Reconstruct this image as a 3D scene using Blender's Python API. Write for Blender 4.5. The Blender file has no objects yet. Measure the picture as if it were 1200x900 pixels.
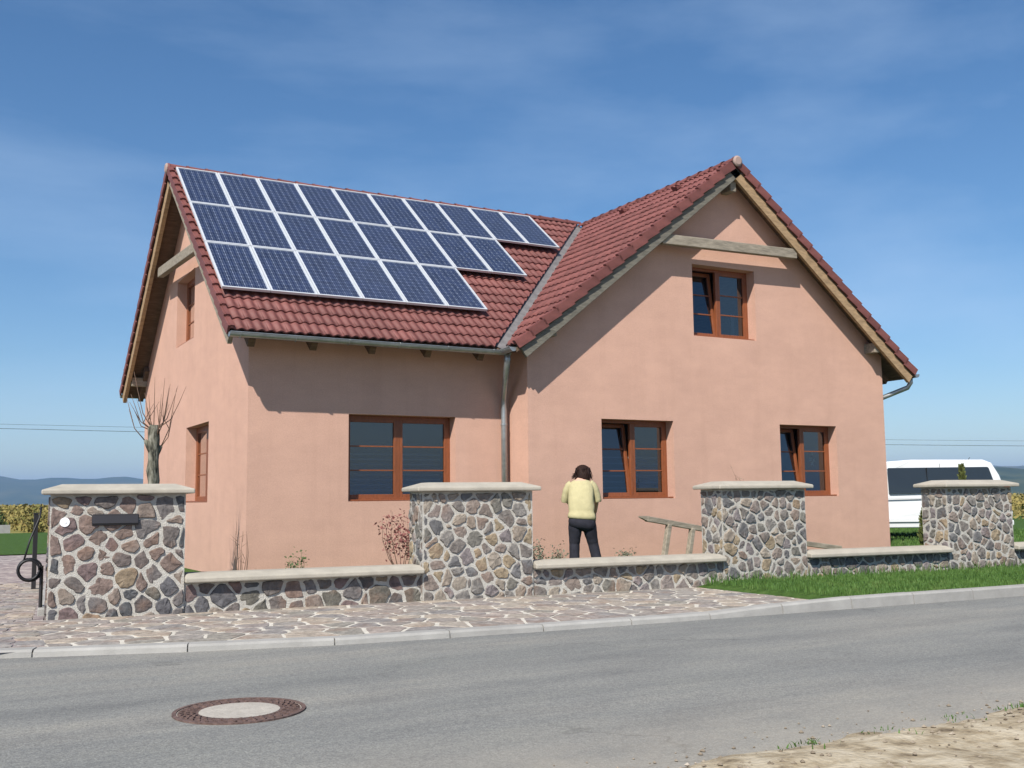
import bpy, bmesh, math, random
from mathutils import Vector, Matrix, noise
R = math.radians
random.seed(7)
sc = bpy.context.scene
COL = sc.collection

# ------------------------------------------------------------------ camera
CAM = Vector((-4.2328, -16.0187, 1.28))
yaw, pitch, roll, FPX = 0.5073, 0.1096, 0.0115, 1222.85
fw = Vector((math.sin(yaw)*math.cos(pitch), math.cos(yaw)*math.cos(pitch), math.sin(pitch)))
rt = Vector((math.cos(yaw), -math.sin(yaw), 0)); up = rt.cross(fw)
cX = rt*math.cos(roll)-up*math.sin(roll); cY = rt*math.sin(roll)+up*math.cos(roll)
cam = bpy.data.cameras.new('camera'); camo = bpy.data.objects.new('camera', cam); COL.objects.link(camo)
camo.matrix_world = Matrix(((cX.x, cY.x, -fw.x, CAM.x), (cX.y, cY.y, -fw.y, CAM.y), (cX.z, cY.z, -fw.z, CAM.z), (0, 0, 0, 1)))
cam.sensor_width = 36; cam.lens = 36*FPX/1200; cam.clip_end = 30000; cam.clip_start = .05
sc.camera = camo

# ------------------------------------------------------------------ sky, sun, exposure
SUN = Vector((-.53, -.455, .72)).normalized()
EL = math.asin(SUN.z); AZ = math.atan2(SUN.x, SUN.y)
w = bpy.data.worlds.new('World'); sc.world = w; w.use_nodes = True
nt = w.node_tree; N = nt.nodes; N.clear()
out = N.new('ShaderNodeOutputWorld'); bg = N.new('ShaderNodeBackground'); sky = N.new('ShaderNodeTexSky')
sky.sky_type = 'NISHITA'; sky.sun_disc = False; sky.sun_elevation = EL; sky.sun_rotation = AZ % (2*math.pi)
sky.altitude = 300; sky.air_density = 1.0; sky.dust_density = .7; sky.ozone_density = 3.2
bg.inputs[1].default_value = .074
tc = N.new('ShaderNodeTexCoord'); mp = N.new('ShaderNodeMapping'); mp.inputs['Scale'].default_value = (1.1, 2.6, 5.5); mp.inputs['Rotation'].default_value = (0, .12, .5)
nz = N.new('ShaderNodeTexNoise'); nz.inputs['Scale'].default_value = 1.7; nz.inputs['Detail'].default_value = 7; nz.inputs['Roughness'].default_value = .55
rp = N.new('ShaderNodeValToRGB'); rp.color_ramp.elements[0].position = .44; rp.color_ramp.elements[0].color = (0, 0, 0, 1); rp.color_ramp.elements[1].position = .78; rp.color_ramp.elements[1].color = (.27, .27, .27, 1)
mx = N.new('ShaderNodeMix'); mx.data_type = 'RGBA'; mx.inputs['B'].default_value = (6.2, 8.0, 10.5, 1)
L = nt.links.new
L(tc.outputs['Generated'], mp.inputs[0]); L(mp.outputs[0], nz.inputs[0]); L(nz.outputs[0], rp.inputs[0])
L(rp.outputs[0], mx.inputs['Factor']); hsv = N.new('ShaderNodeHueSaturation'); hsv.inputs['Saturation'].default_value = 1.19; hsv.inputs['Value'].default_value = 1.22
L(sky.outputs[0], hsv.inputs['Color']); L(hsv.outputs[0], mx.inputs['A']); L(mx.outputs['Result'], bg.inputs[0]); L(bg.outputs[0], out.inputs[0])
sun = bpy.data.lights.new('sun', 'SUN'); sun.energy = 5.0; sun.angle = R(.53); sun.color = (1, .95, .87)
suno = bpy.data.objects.new('sun', sun); COL.objects.link(suno); suno.rotation_euler = SUN.to_track_quat('Z', 'Y').to_euler(); suno.location = (-20, -20, 30)
vs = sc.view_settings; vs.view_transform = 'Standard'; vs.look = 'None'; vs.gamma = 1; vs.exposure = .44; vs.use_curve_mapping = False
try:
    sc.cycles.max_bounces = 6; sc.cycles.diffuse_bounces = 3; sc.cycles.glossy_bounces = 3; sc.cycles.transparent_max_bounces = 10; sc.cycles.transmission_bounces = 4
    sc.cycles.use_denoising = True; sc.cycles.caustics_reflective = False; sc.cycles.caustics_refractive = False
    sc.cycles.volume_bounces = 0
except Exception: pass

# ------------------------------------------------------------------ helpers
def tag(o, label=None, cat=None, group=None, kind=None):
    if label: o['label'] = label
    if cat: o['category'] = cat
    if group: o['group'] = group
    if kind: o['kind'] = kind
    return o
def empty(name, loc=(0, 0, 0), parent=None):
    o = bpy.data.objects.new(name, None); COL.objects.link(o); o.location = loc; o.empty_display_size = .2
    if parent: o.parent = parent
    return o
class MB:
    def __init__(s): s.v = []; s.f = []; s.m = []
    def add(s, vs, fs, mi=0):
        b = len(s.v); s.v += [tuple(v) for v in vs]; s.f += [tuple(i+b for i in f) for f in fs]; s.m += [mi]*len(fs); return s
    def box(s, x0, x1, y0, y1, z0, z1, mi=0):
        return s.add([(x0,y0,z0),(x1,y0,z0),(x1,y1,z0),(x0,y1,z0),(x0,y0,z1),(x1,y0,z1),(x1,y1,z1),(x0,y1,z1)],
            [(0,3,2,1),(4,5,6,7),(0,1,5,4),(1,2,6,5),(2,3,7,6),(3,0,4,7)], mi)
    def beam(s, a, b, w_, h, upv=(0, 0, 1), mi=0, off=(0, 0)):
        a = Vector(a); b = Vector(b); d = (b-a).normalized(); u = Vector(upv); sd = d.cross(u).normalized(); u = sd.cross(d)
        P = []
        for p in (a, b):
            for i, j in ((-1,-1),(1,-1),(1,1),(-1,1)): P.append(p+sd*(i*w_/2+off[0])+u*(j*h/2+off[1]))
        return s.add(P, [(0,3,2,1),(4,5,6,7),(0,1,5,4),(1,2,6,5),(2,3,7,6),(3,0,4,7)], mi)
    def quad(s, *p, mi=0): return s.add(p, [tuple(range(len(p)))], mi)
    def tube(s, pts, rad, seg=8, caps=True, mi=0):
        pts = [Vector(p) for p in pts]; n = len(pts); rads = rad if isinstance(rad, (list, tuple)) else [rad]*n
        V = []; prev = None
        for i, p in enumerate(pts):
            d = (pts[min(i+1, n-1)]-pts[max(i-1, 0)]).normalized()
            if prev is None:
                a = Vector((0, 0, 1)) if abs(d.z) < .9 else Vector((1, 0, 0)); prev = d.cross(a).normalized()
            prev = (prev-d*prev.dot(d)).normalized(); q = d.cross(prev)
            for k in range(seg):
                t = 2*math.pi*k/seg; V.append(p+(prev*math.cos(t)+q*math.sin(t))*rads[i])
        F = []
        for i in range(n-1):
            for k in range(seg):
                a = i*seg+k; b = i*seg+(k+1) % seg; F.append((a, b, b+seg, a+seg))
        if caps: F.append(tuple(range(seg))[::-1]); F.append(tuple(range((n-1)*seg, n*seg)))
        return s.add(V, F, mi)
    def loft(s, rings, closed=True, caps=True, mi=0):
        n = len(rings[0]); V = [p for r in rings for p in r]; F = []
        for i in range(len(rings)-1):
            for k in range(n if closed else n-1):
                a = i*n+k; b = i*n+(k+1) % n; F.append((a, b, b+n, a+n))
        if caps: F.append(tuple(range(n))[::-1]); F.append(tuple(range((len(rings)-1)*n, len(rings)*n)))
        return s.add(V, F, mi)
    def mesh(s, name, mats, smooth=False):
        me = bpy.data.meshes.new(name); me.from_pydata(s.v, [], s.f); 
        for m in (mats if isinstance(mats, (list, tuple)) else [mats]): me.materials.append(m)
        if any(s.m): me.polygons.foreach_set('material_index', s.m)
        if smooth: me.polygons.foreach_set('use_smooth', [True]*len(s.f))
        me.validate(); me.update(); return me
    def build(s, name, mats, parent=None, smooth=False, loc=None):
        me = s.mesh(name, mats, smooth); o = bpy.data.objects.new(name, me); COL.objects.link(o)
        if parent: o.parent = parent
        if loc: o.location = loc
        return o
def inst(name, me, parent=None, mat=None):
    o = bpy.data.objects.new(name, me); COL.objects.link(o)
    if parent: o.parent = parent
    if mat is not None: o.matrix_local = mat
    return o
def fixn(o):
    bm = bmesh.new(); bm.from_mesh(o.data); bmesh.ops.recalc_face_normals(bm, faces=bm.faces); bm.to_mesh(o.data); bm.free(); return o
def bevel(o, w_=.01, seg=2):
    m = o.modifiers.new('bevel', 'BEVEL'); m.width = w_; m.segments = seg; m.limit_method = 'ANGLE'; m.angle_limit = R(40); return o
def clip(poly, a, b, c):   # keep a*x+b*y<=c
    o = []; n = len(poly)
    for i in range(n):
        p = poly[i]; q = poly[(i+1) % n]; dp = a*p[0]+b*p[1]-c; dq = a*q[0]+b*q[1]-c
        if dp <= 0: o.append(p)
        if dp*dq < 0:
            t = dp/(dp-dq); o.append((p[0]+(q[0]-p[0])*t, p[1]+(q[1]-p[1])*t))
    return o
def area(p): return .5*sum(p[i][0]*p[(i+1) % len(p)][1]-p[(i+1) % len(p)][0]*p[i][1] for i in range(len(p)))
def centroid(p):
    A = area(p) or 1e-9; x = y = 0
    for i in range(len(p)):
        a, b = p[i], p[(i+1) % len(p)]; k = a[0]*b[1]-b[0]*a[1]; x += (a[0]+b[0])*k; y += (a[1]+b[1])*k
    return (x/(6*A), y/(6*A))
def voronoi(region, pts, relax=1, wts=None):
    for it in range(relax+1):
        cells = []
        for i, p in enumerate(pts):
            c = region
            near = sorted(((q[0]-p[0])**2+(q[1]-p[1])**2, j) for j, q in enumerate(pts) if j != i)[:24]
            for d2, j in near:
                q = pts[j]; dw = (wts[i]-wts[j]) if wts else 0
                a, b = q[0]-p[0], q[1]-p[1]; c = clip(c, a, b, (q[0]**2+q[1]**2-p[0]**2-p[1]**2+dw)/2)
                if len(c) < 3: break
            cells.append(c)
        if it < relax:
            pts = [(centroid(c) if len(c) > 2 else p) for c, p in zip(cells, pts)]
            pts = [(.55*a[0]+.45*b[0], .55*a[1]+.45*b[1]) for a, b in zip(pts, pts)]
    return [c for c in cells if len(c) > 2 and abs(area(c)) > 1e-4]
def inset(poly, d):
    if area(poly) < 0: poly = poly[::-1]
    o = poly; n = len(poly)
    for i in range(n):
        p, q = poly[i], poly[(i+1) % n]; ex, ey = q[0]-p[0], q[1]-p[1]; l = math.hypot(ex, ey)
        if l < 1e-6: continue
        nx, ny = ey/l, -ex/l     # outward
        o = clip(o, nx, ny, nx*p[0]+ny*p[1]-d)
        if len(o) < 3: return []
    return o
def rounded(poly, rnd, jit, rng):
    # Chaikin once with jitter -> rounded, irregular outline
    o = []; n = len(poly)
    for i in range(n):
        p, q = poly[i], poly[(i+1) % n]
        l = math.hypot(q[0]-p[0], q[1]-p[1])
        if l < .02: o.append(((p[0]+q[0])/2, (p[1]+q[1])/2)); continue
        t = min(.33, rnd/l)
        ks = (t, .36, .64, 1-t) if l > .17 else (t, .5, 1-t) if l > .10 else (t, 1-t)
        for k in ks: o.append((p[0]+(q[0]-p[0])*k+rng.uniform(-jit, jit), p[1]+(q[1]-p[1])*k+rng.uniform(-jit, jit)))
    return o
def stone_mb(poly, base, h, bev, rough, rng, to3):
    """poly in 2D; to3(u,v,w)->3D; a stone from depth base to h, bevelled, uneven face"""
    c = centroid(poly); n = len(poly); tilt = (rng.uniform(-1, 1)*rough*2.2, rng.uniform(-1, 1)*rough*2.2)
    ins = [(c[0]+(p[0]-c[0])*(1-bev/max(.03, math.hypot(p[0]-c[0], p[1]-c[1]))), c[1]+(p[1]-c[1])*(1-bev/max(.03, math.hypot(p[0]-c[0], p[1]-c[1])))) for p in poly]
    V = [to3(p[0], p[1], base) for p in poly]
    V += [to3(p[0], p[1], base+(h-base)*.62+rng.uniform(-rough, rough)*.5) for p in poly]
    V += [to3(p[0], p[1], h+tilt[0]*(p[0]-c[0])+tilt[1]*(p[1]-c[1])+rng.uniform(-rough, rough)) for p in ins]
    V.append(to3(c[0]+rng.uniform(-.02, .02), c[1]+rng.uniform(-.02, .02), h+rng.uniform(.2, 1)*rough))
    F = []
    for k in range(n):
        j = (k+1) % n; F += [(k, j, n+j, n+k), (n+k, n+j, 2*n+j, 2*n+k), (2*n+k, 2*n+j, 3*n)]
    return V, F
# ------------------------------------------------------------------ materials
def mat(name, col, rough=.8, spec=.3, metal=0, var=None, vscale=4, bump=0, bscale=60, ramp=None, detail=5, coat=0, objrand=0, coords='Object', mscale=None, bdetail=4):
    m = bpy.data.materials.new(name); m.use_nodes = True; t = m.node_tree; b = t.nodes['Principled BSDF']; l = t.links.new
    b.inputs['Roughness'].default_value = rough; b.inputs['Specular IOR Level'].default_value = spec; b.inputs['Metallic'].default_value = metal
    b.inputs['Coat Weight'].default_value = coat
    b.inputs['Base Color'].default_value = (*col, 1)
    tc = t.nodes.new('ShaderNodeTexCoord'); vec = tc.outputs[coords]
    if mscale:
        mp = t.nodes.new('ShaderNodeMapping'); mp.inputs['Scale'].default_value = mscale; l(vec, mp.inputs[0]); vec = mp.outputs[0]
    src = None
    if ramp:
        nz = t.nodes.new('ShaderNodeTexNoise'); nz.inputs['Scale'].default_value = vscale; nz.inputs['Detail'].default_value = detail; nz.inputs['Roughness'].default_value = .62
        l(vec, nz.inputs[0]); cr = t.nodes.new('ShaderNodeValToRGB'); el = cr.color_ramp.elements
        while len(el) < len(ramp): el.new(.5)
        for e_, (p, c) in zip(el, ramp): e_.position = p; e_.color = (*c, 1)
        l(nz.outputs[0], cr.inputs[0]); src = cr.outputs[0]
    elif var:
        nz = t.nodes.new('ShaderNodeTexNoise'); nz.inputs['Scale'].default_value = vscale; nz.inputs['Detail'].default_value = detail; nz.inputs['Roughness'].default_value = .65
        l(vec, nz.inputs[0]); cr = t.nodes.new('ShaderNodeValToRGB'); el = cr.color_ramp.elements
        el[0].position = .3; el[1].position = .7
        el[0].color = (*[c*(1-var) for c in col], 1); el[1].color = (*[min(1, c*(1+var)) for c in col], 1)
        l(nz.outputs[0], cr.inputs[0]); src = cr.outputs[0]
    if objrand:
        oi = t.nodes.new('ShaderNodeObjectInfo'); hs = t.nodes.new('ShaderNodeHueSaturation'); mr = t.nodes.new('ShaderNodeMapRange')
        mr.inputs['To Min'].default_value = 1-objrand; mr.inputs['To Max'].default_value = 1+objrand
        l(oi.outputs['Random'], mr.inputs[0]); l(mr.outputs[0], hs.inputs['Value'])
        if src: l(src, hs.inputs['Color'])
        else: hs.inputs['Color'].default_value = (*col, 1)
        src = hs.outputs[0]
    if src: l(src, b.inputs['Base Color'])
    if bump:
        n2 = t.nodes.new('ShaderNodeTexNoise'); n2.inputs['Scale'].default_value = bscale; n2.inputs['Detail'].default_value = bdetail; l(vec, n2.inputs[0])
        bp = t.nodes.new('ShaderNodeBump'); bp.inputs['Strength'].default_value = bump; bp.inputs['Distance'].default_value = .02; l(n2.outputs[0], bp.inputs['Height']); l(bp.outputs[0], b.inputs['Normal'])
    return m
def stonemat(name, cols, rough=.85):
    m = bpy.data.materials.new(name); m.use_nodes = True; t = m.node_tree; b = t.nodes['Principled BSDF']; l = t.links.new
    b.inputs['Roughness'].default_value = rough; b.inputs['Specular IOR Level'].default_value = .25
    oi = t.nodes.new('ShaderNodeObjectInfo'); cr = t.nodes.new('ShaderNodeValToRGB'); cr.color_ramp.interpolation = 'CONSTANT'; el = cr.color_ramp.elements
    while len(el) < len(cols): el.new(.5)
    for i, c in enumerate(cols): el[i].position = i/len(cols); el[i].color = (*c, 1)
    l(oi.outputs['Random'], cr.inputs[0])
    tc = t.nodes.new('ShaderNodeTexCoord')
    nz = t.nodes.new('ShaderNodeTexNoise'); nz.inputs['Scale'].default_value = 13; nz.inputs['Detail'].default_value = 9; nz.inputs['Roughness'].default_value = .75; l(tc.outputs['Object'], nz.inputs[0])
    c2 = t.nodes.new('ShaderNodeValToRGB'); c2.color_ramp.elements[0].position = .3; c2.color_ramp.elements[0].color = (.42, .41, .41, 1); c2.color_ramp.elements[1].position = .72; c2.color_ramp.elements[1].color = (1.5, 1.46, 1.4, 1); l(nz.outputs[0], c2.inputs[0])
    mu = t.nodes.new('ShaderNodeMix'); mu.data_type = 'RGBA'; mu.blend_type = 'MULTIPLY'; mu.inputs['Factor'].default_value = 1; l(cr.outputs[0], mu.inputs['A']); l(c2.outputs[0], mu.inputs['B'])
    # lichen and rust blotches
    n3 = t.nodes.new('ShaderNodeTexNoise'); n3.inputs['Scale'].default_value = 3.3; n3.inputs['Detail'].default_value = 6; l(tc.outputs['Object'], n3.inputs[0])
    c3 = t.nodes.new('ShaderNodeValToRGB'); c3.color_ramp.elements[0].position = .52; c3.color_ramp.elements[1].position = .72; c3.color_ramp.elements[1].color = (.5, .5, .5, 1); c3.color_ramp.elements[0].color = (0, 0, 0, 1); l(n3.outputs[0], c3.inputs[0])
    m2 = t.nodes.new('ShaderNodeMix'); m2.data_type = 'RGBA'; m2.inputs['B'].default_value = (.21, .125, .085, 1); l(c3.outputs[0], m2.inputs['Factor']); l(mu.outputs['Result'], m2.inputs['A'])
    l(m2.outputs['Result'], b.inputs['Base Color'])
    bp = t.nodes.new('ShaderNodeBump'); bp.inputs['Strength'].default_value = .55; bp.inputs['Distance'].default_value = .02
    n4 = t.nodes.new('ShaderNodeTexNoise'); n4.inputs['Scale'].default_value = 28; n4.inputs['Detail'].default_value = 6; l(tc.outputs['Object'], n4.inputs[0]); l(n4.outputs[0], bp.inputs['Height']); l(bp.outputs[0], b.inputs['Normal'])
    return m
M = {}
def plaster():
    m = mat('plaster', (.575, .355, .272), .92, .12, var=.05, vscale=.9, bump=.4, bscale=105, detail=10, bdetail=7)
    t = m.node_tree; b = t.nodes['Principled BSDF']; l = t.links.new; src = b.inputs['Base Color'].links[0].from_socket
    tc = t.nodes.new('ShaderNodeTexCoord')
    def layer(src, mscale, scale, lo, hi, p0, p1):
        mp = t.nodes.new('ShaderNodeMapping'); mp.inputs['Scale'].default_value = mscale; l(tc.outputs['Object'], mp.inputs[0])
        n = t.nodes.new('ShaderNodeTexNoise'); n.inputs['Scale'].default_value = scale; n.inputs['Detail'].default_value = 7; n.inputs['Roughness'].default_value = .65; l(mp.outputs[0], n.inputs[0])
        c = t.nodes.new('ShaderNodeValToRGB'); c.color_ramp.elements[0].position = p0; c.color_ramp.elements[0].color = (*lo, 1); c.color_ramp.elements[1].position = p1; c.color_ramp.elements[1].color = (*hi, 1); l(n.outputs[0], c.inputs[0])
        x = t.nodes.new('ShaderNodeMix'); x.data_type = 'RGBA'; x.blend_type = 'MULTIPLY'; x.inputs['Factor'].default_value = 1; l(src, x.inputs['A']); l(c.outputs[0], x.inputs['B']); return x.outputs['Result']
    src = layer(src, (3, 3, .22), 1.2, (.968, .965, .962), (1.01, 1.01, 1.01), .32, .5)      # rain streaks
    src = layer(src, (1, 1, 2.2), 1.6, (.95, .95, .955), (1.03, 1.03, 1.03), .35, .65)     # trowel bands
    src = layer(src, (1, 1, 1), 45, (.90, .90, .90), (1.06, 1.06, 1.06), .3, .7)           # grain
    l(src, b.inputs['Base Color']); return m
M['plaster'] = plaster()
M['tile'] = mat('concrete_tile', (.165, .058, .05), .62, .35, var=.2, vscale=7, bump=.15, bscale=120, objrand=.16)
M['wood_dark'] = mat('soffit_wood', (.13, .085, .055), .8, .2, var=.35, vscale=5, mscale=(1, 1, 8))
M['wood_old'] = mat('weathered_wood', (.27, .235, .185), .85, .2, var=.38, vscale=7, bump=.4, bscale=40, mscale=(.6, 3, 3), detail=8)
M['wood_shaded'] = mat('shaded_barge_wood', (.15, .14, .115), .85, .2, var=.38, vscale=7, bump=.4, bscale=40, mscale=(.6, 3, 3), detail=8)  # weathered wood, colour darkened to paint in the shade under the verge
M['wood_tan'] = mat('barge_wood', (.33, .225, .13), .8, .2, var=.35, vscale=6, bump=.25, bscale=40, mscale=(.8, 3, 3), detail=8)
M['frame'] = mat('window_wood', (.22, .068, .025), .42, .45, var=.22, vscale=9, mscale=(4, 4, .7))
M['zinc'] = mat('zinc', (.36, .38, .385), .42, .5, .75, var=.22, vscale=6)
M['lead'] = mat('valley_metal', (.20, .185, .18), .6, .4, .3, var=.3, vscale=6)
M['alu'] = mat('aluminium', (.60, .62, .64), .45, .5, .25, var=.08, vscale=5)
M['back'] = mat('backsheet', (.33, .38, .48), .5, .4)
M['mortar'] = mat('mortar', (.43, .41, .37), .95, .1, var=.2, vscale=14, bump=.6, bscale=70, detail=8)
M['cap'] = mat('coping_concrete', (.365, .335, .28), .9, .15, var=.13, vscale=5, bump=.25, bscale=80, detail=9)
M['stone'] = stonemat('field_stone', [(.135, .115, .11), (.19, .145, .13), (.105, .105, .115), (.20, .165, .145), (.16, .12, .12), (.085, .09, .098), (.22, .19, .165), (.15, .14, .14), (.17, .13, .115), (.125, .12, .105), (.22, .175, .125), (.14, .125, .12)])
M['stone_b'] = stonemat('grey_field_stone', [(.18, .165, .155), (.22, .185, .165), (.145, .145, .15), (.255, .22, .185), (.19, .17, .175), (.13, .13, .135), (.265, .235, .20), (.20, .19, .18), (.16, .155, .14), (.175, .16, .15), (.27, .22, .155), (.21, .185, .175)])
M['pave'] = stonemat('porphyry', [(.255, .23, .21), (.29, .255, .23), (.235, .222, .215), (.33, .295, .255), (.27, .245, .232), (.255, .24, .213), (.35, .305, .255), (.28, .26, .24), (.30, .26, .235)], .8)
M['joint'] = mat('paving_joint', (.52, .485, .42), .95, .1, var=.2, vscale=8, bump=.3, bscale=60)
M['kerb'] = mat('kerb_concrete', (.31, .30, .28), .9, .15, var=.14, vscale=4, bump=.3, bscale=90, objrand=.06, detail=9)
M['white'] = mat('white_paint', (.66, .67, .68), .3, .5, coat=.5, var=.02, vscale=2)
M['black'] = mat('black_plastic', (.012, .012, .014), .5, .4)
M['rubber'] = mat('rubber', (.02, .02, .02), .8, .2)
M['iron'] = mat('cast_iron', (.145, .095, .08), .7, .35, .3, var=.45, vscale=30, bump=.3, bscale=50)
M['lidcon'] = mat('lid_concrete', (.37, .34, .295), .9, .15, var=.15, vscale=10, bump=.3, bscale=60, detail=9)
M['bark'] = mat('bark', (.15, .14, .11), .95, .1, ramp=[(.36, (.035, .035, .028)), (.5, (.14, .135, .105)), (.66, (.26, .25, .205))], vscale=16, bump=.9, bscale=30, mscale=(1, 1, .35))
M['twig'] = mat('twig', (.17, .11, .08), .9, .1)
M['green'] = mat('leaf_green', (.07, .11, .035), .6, .3, var=.4, vscale=30)
M['thuja'] = mat('thuja_leaf', (.10, .115, .035), .7, .2, var=.45, vscale=12)
M['redleaf'] = mat('red_leaf', (.21, .075, .065), .6, .3, var=.35, vscale=30)
M['greyleaf'] = mat('grey_leaf', (.15, .16, .11), .7, .3, var=.35, vscale=30)
M['dark'] = mat('mailbox_metal', (.055, .05, .05), .35, .5, .6)
M['skin'] = mat('skin', (.55, .33, .24), .55, .35)
M['shirt'] = mat('yellow_knit', (.43, .385, .22), .9, .1, var=.07, vscale=12, bump=.5, bscale=9, bdetail=3)
M['trouser'] = mat('dark_trousers', (.022, .022, .030), .85, .2, var=.3, vscale=8, bump=.5, bscale=11, bdetail=3)
M['hair'] = mat('dark_hair', (.022, .011, .008), .6, .15, var=.5, vscale=40, mscale=(3, 3, .5), bump=.6, bscale=40)
M['room'] = mat('room_wall', (.3, .28, .25), .9, .1)
M['curtain'] = mat('blind_slat', (.5, .49, .47), .7, .2)
M['cable'] = mat('cable', (.03, .03, .035), .6, .2)

def asphalt():
    m = bpy.data.materials.new('asphalt'); m.use_nodes = True; t = m.node_tree; b = t.nodes['Principled BSDF']; l = t.links.new
    b.inputs['Roughness'].default_value = .9; b.inputs['Specular IOR Level'].default_value = .2
    tc = t.nodes.new('ShaderNodeTexCoord')
    def nz(sc_, det, mscale=None, rough=.6):
        v = tc.outputs['Object']
        if mscale:
            mp = t.nodes.new('ShaderNodeMapping'); mp.inputs['Scale'].default_value = mscale; l(v, mp.inputs[0]); v = mp.outputs[0]
        n = t.nodes.new('ShaderNodeTexNoise'); n.inputs['Scale'].default_value = sc_; n.inputs['Detail'].default_value = det; n.inputs['Roughness'].default_value = rough; l(v, n.inputs[0]); return n.outputs[0]
    def ramp(s, *st):
        c = t.nodes.new('ShaderNodeValToRGB'); el = c.color_ramp.elements
        while len(el) < len(st): el.new(.5)
        for e_, (p, col) in zip(el, st): e_.position = p; e_.color = (*col, 1)
        l(s, c.inputs[0]); return c.outputs[0]
    def mul(a, b_, f=1, mode='MULTIPLY'):
        x = t.nodes.new('ShaderNodeMix'); x.data_type = 'RGBA'; x.blend_type = mode; x.inputs['Factor'].default_value = f; l(a, x.inputs['A']); l(b_, x.inputs['B']); return x.outputs['Result']
    base = ramp(nz(.55, 6, (.35, 1.6, 1)), (.3, (.170, .173, .168)), (.5, (.202, .202, .193)), (.72, (.245, .236, .215)))
    grain = ramp(nz(75, 3), (.3, (.66, .66, .66)), (.7, (1.3, 1.3, 1.28)))
    c = mul(base, grain)
    grit = ramp(nz(26, 2), (.35, (.86, .86, .87)), (.66, (1.12, 1.12, 1.1)))
    c = mul(c, grit)
    sp = ramp(nz(9, 5, (.5, 1, 1), .7), (.69, (0, 0, 0)), (.76, (.12, .105, .08)))
    c = mul(c, sp, 1, 'ADD')
    tyre = ramp(nz(.9, 4, (.06, 2.6, 1)), (.34, (.90, .90, .905)), (.6, (1.05, 1.045, 1.03)))
    c = mul(c, tyre)
    blot = ramp(nz(1.1, 7, (.7, 1.2, 1), .7), (.34, (.86, .86, .87)), (.5, (1, 1, 1)), (.68, (1.10, 1.09, 1.06)))
    c = mul(c, blot)
    # fine cracks
    dn = t.nodes.new('ShaderNodeTexNoise'); dn.inputs['Scale'].default_value = 1.6; dn.inputs['Detail'].default_value = 6; l(tc.outputs['Object'], dn.inputs[0])
    va_ = t.nodes.new('ShaderNodeVectorMath'); va_.operation = 'SCALE'; va_.inputs['Scale'].default_value = 1.1; l(dn.outputs['Color'], va_.inputs[0])
    vb_ = t.nodes.new('ShaderNodeVectorMath'); vb_.operation = 'ADD'; l(tc.outputs['Object'], vb_.inputs[0]); l(va_.outputs[0], vb_.inputs[1])
    vo = t.nodes.new('ShaderNodeTexVoronoi'); vo.feature = 'DISTANCE_TO_EDGE'; vo.inputs['Scale'].default_value = .33; l(vb_.outputs[0], vo.inputs['Vector'])
    gate = ramp(nz(.5, 3), (.50, (1, 1, 1)), (.60, (0, 0, 0)))
    ck = ramp(vo.outputs['Distance'], (.0, (.62, .62, .62)), (.006, (1, 1, 1)))
    ck2 = t.nodes.new('ShaderNodeMix'); ck2.data_type = 'RGBA'; l(gate, ck2.inputs['Factor']); l(ck, ck2.inputs['A']); ck2.inputs['B'].default_value = (1, 1, 1, 1)
    c = mul(c, ck2.outputs['Result'])
    # dusty sand washed in along both edges of the road, where it collects
    sx = t.nodes.new('ShaderNodeSeparateXYZ'); l(tc.outputs['Object'], sx.inputs[0])
    mr = t.nodes.new('ShaderNodeMapRange'); mr.inputs['From Min'].default_value = -10.6; mr.inputs['From Max'].default_value = -12.0; l(sx.outputs['Y'], mr.inputs[0])
    n5 = nz(2.2, 6); mm = t.nodes.new('ShaderNodeMath'); mm.operation = 'MULTIPLY'; l(mr.outputs[0], mm.inputs[0]); l(n5, mm.inputs[1])
    x = t.nodes.new('ShaderNodeMix'); x.data_type = 'RGBA'; l(mm.outputs[0], x.inputs['Factor']); l(c, x.inputs['A']); x.inputs['B'].default_value = (.36, .32, .26, 1)
    l(x.outputs['Result'], b.inputs['Base Color'])
    bp = t.nodes.new('ShaderNodeBump'); bp.inputs['Strength'].default_value = .5; bp.inputs['Distance'].default_value = .01; l(nz(85, 3), bp.inputs['Height']); l(bp.outputs[0], b.inputs['Normal'])
    return m
M['asphalt'] = asphalt()
M['sand'] = mat('sandy_soil', (.4, .33, .23), .95, .1, ramp=[(.30, (.10, .075, .05)), (.42, (.28, .225, .15)), (.56, (.40, .34, .245)), (.75, (.50, .44, .34))], vscale=5.5, bump=.8, bscale=25, detail=9)
M['grass'] = mat('grass_ground', (.05, .09, .022), .9, .1, ramp=[(.3, (.03, .058, .012)), (.55, (.055, .105, .022)), (.75, (.085, .13, .035))], vscale=9, bump=.8, bscale=60, detail=9)
M['blade'] = mat('grass_blade', (.068, .135, .026), .65, .25, ramp=[(.3, (.045, .10, .018)), (.55, (.075, .145, .03)), (.75, (.13, .165, .05))], vscale=3, detail=6)
M['soil'] = mat('field_soil', (.25, .21, .1), .95, .1, ramp=[(.3, (.11, .12, .035)), (.5, (.22, .19, .06)), (.7, (.30, .23, .10))], vscale=.05, detail=10)
M['crop'] = mat('yellow_crop', (.24, .19, .06), .85, .1, ramp=[(.3, (.10, .115, .035)), (.48, (.215, .18, .06)), (.66, (.29, .22, .08)), (.8, (.15, .155, .05))], vscale=.4, detail=8)
M['hill'] = mat('wooded_hill', (.05, .07, .035), .95, .05, ramp=[(.3, (.028, .045, .02)), (.5, (.06, .075, .035)), (.7, (.12, .11, .055))], vscale=.006, detail=9)
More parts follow.
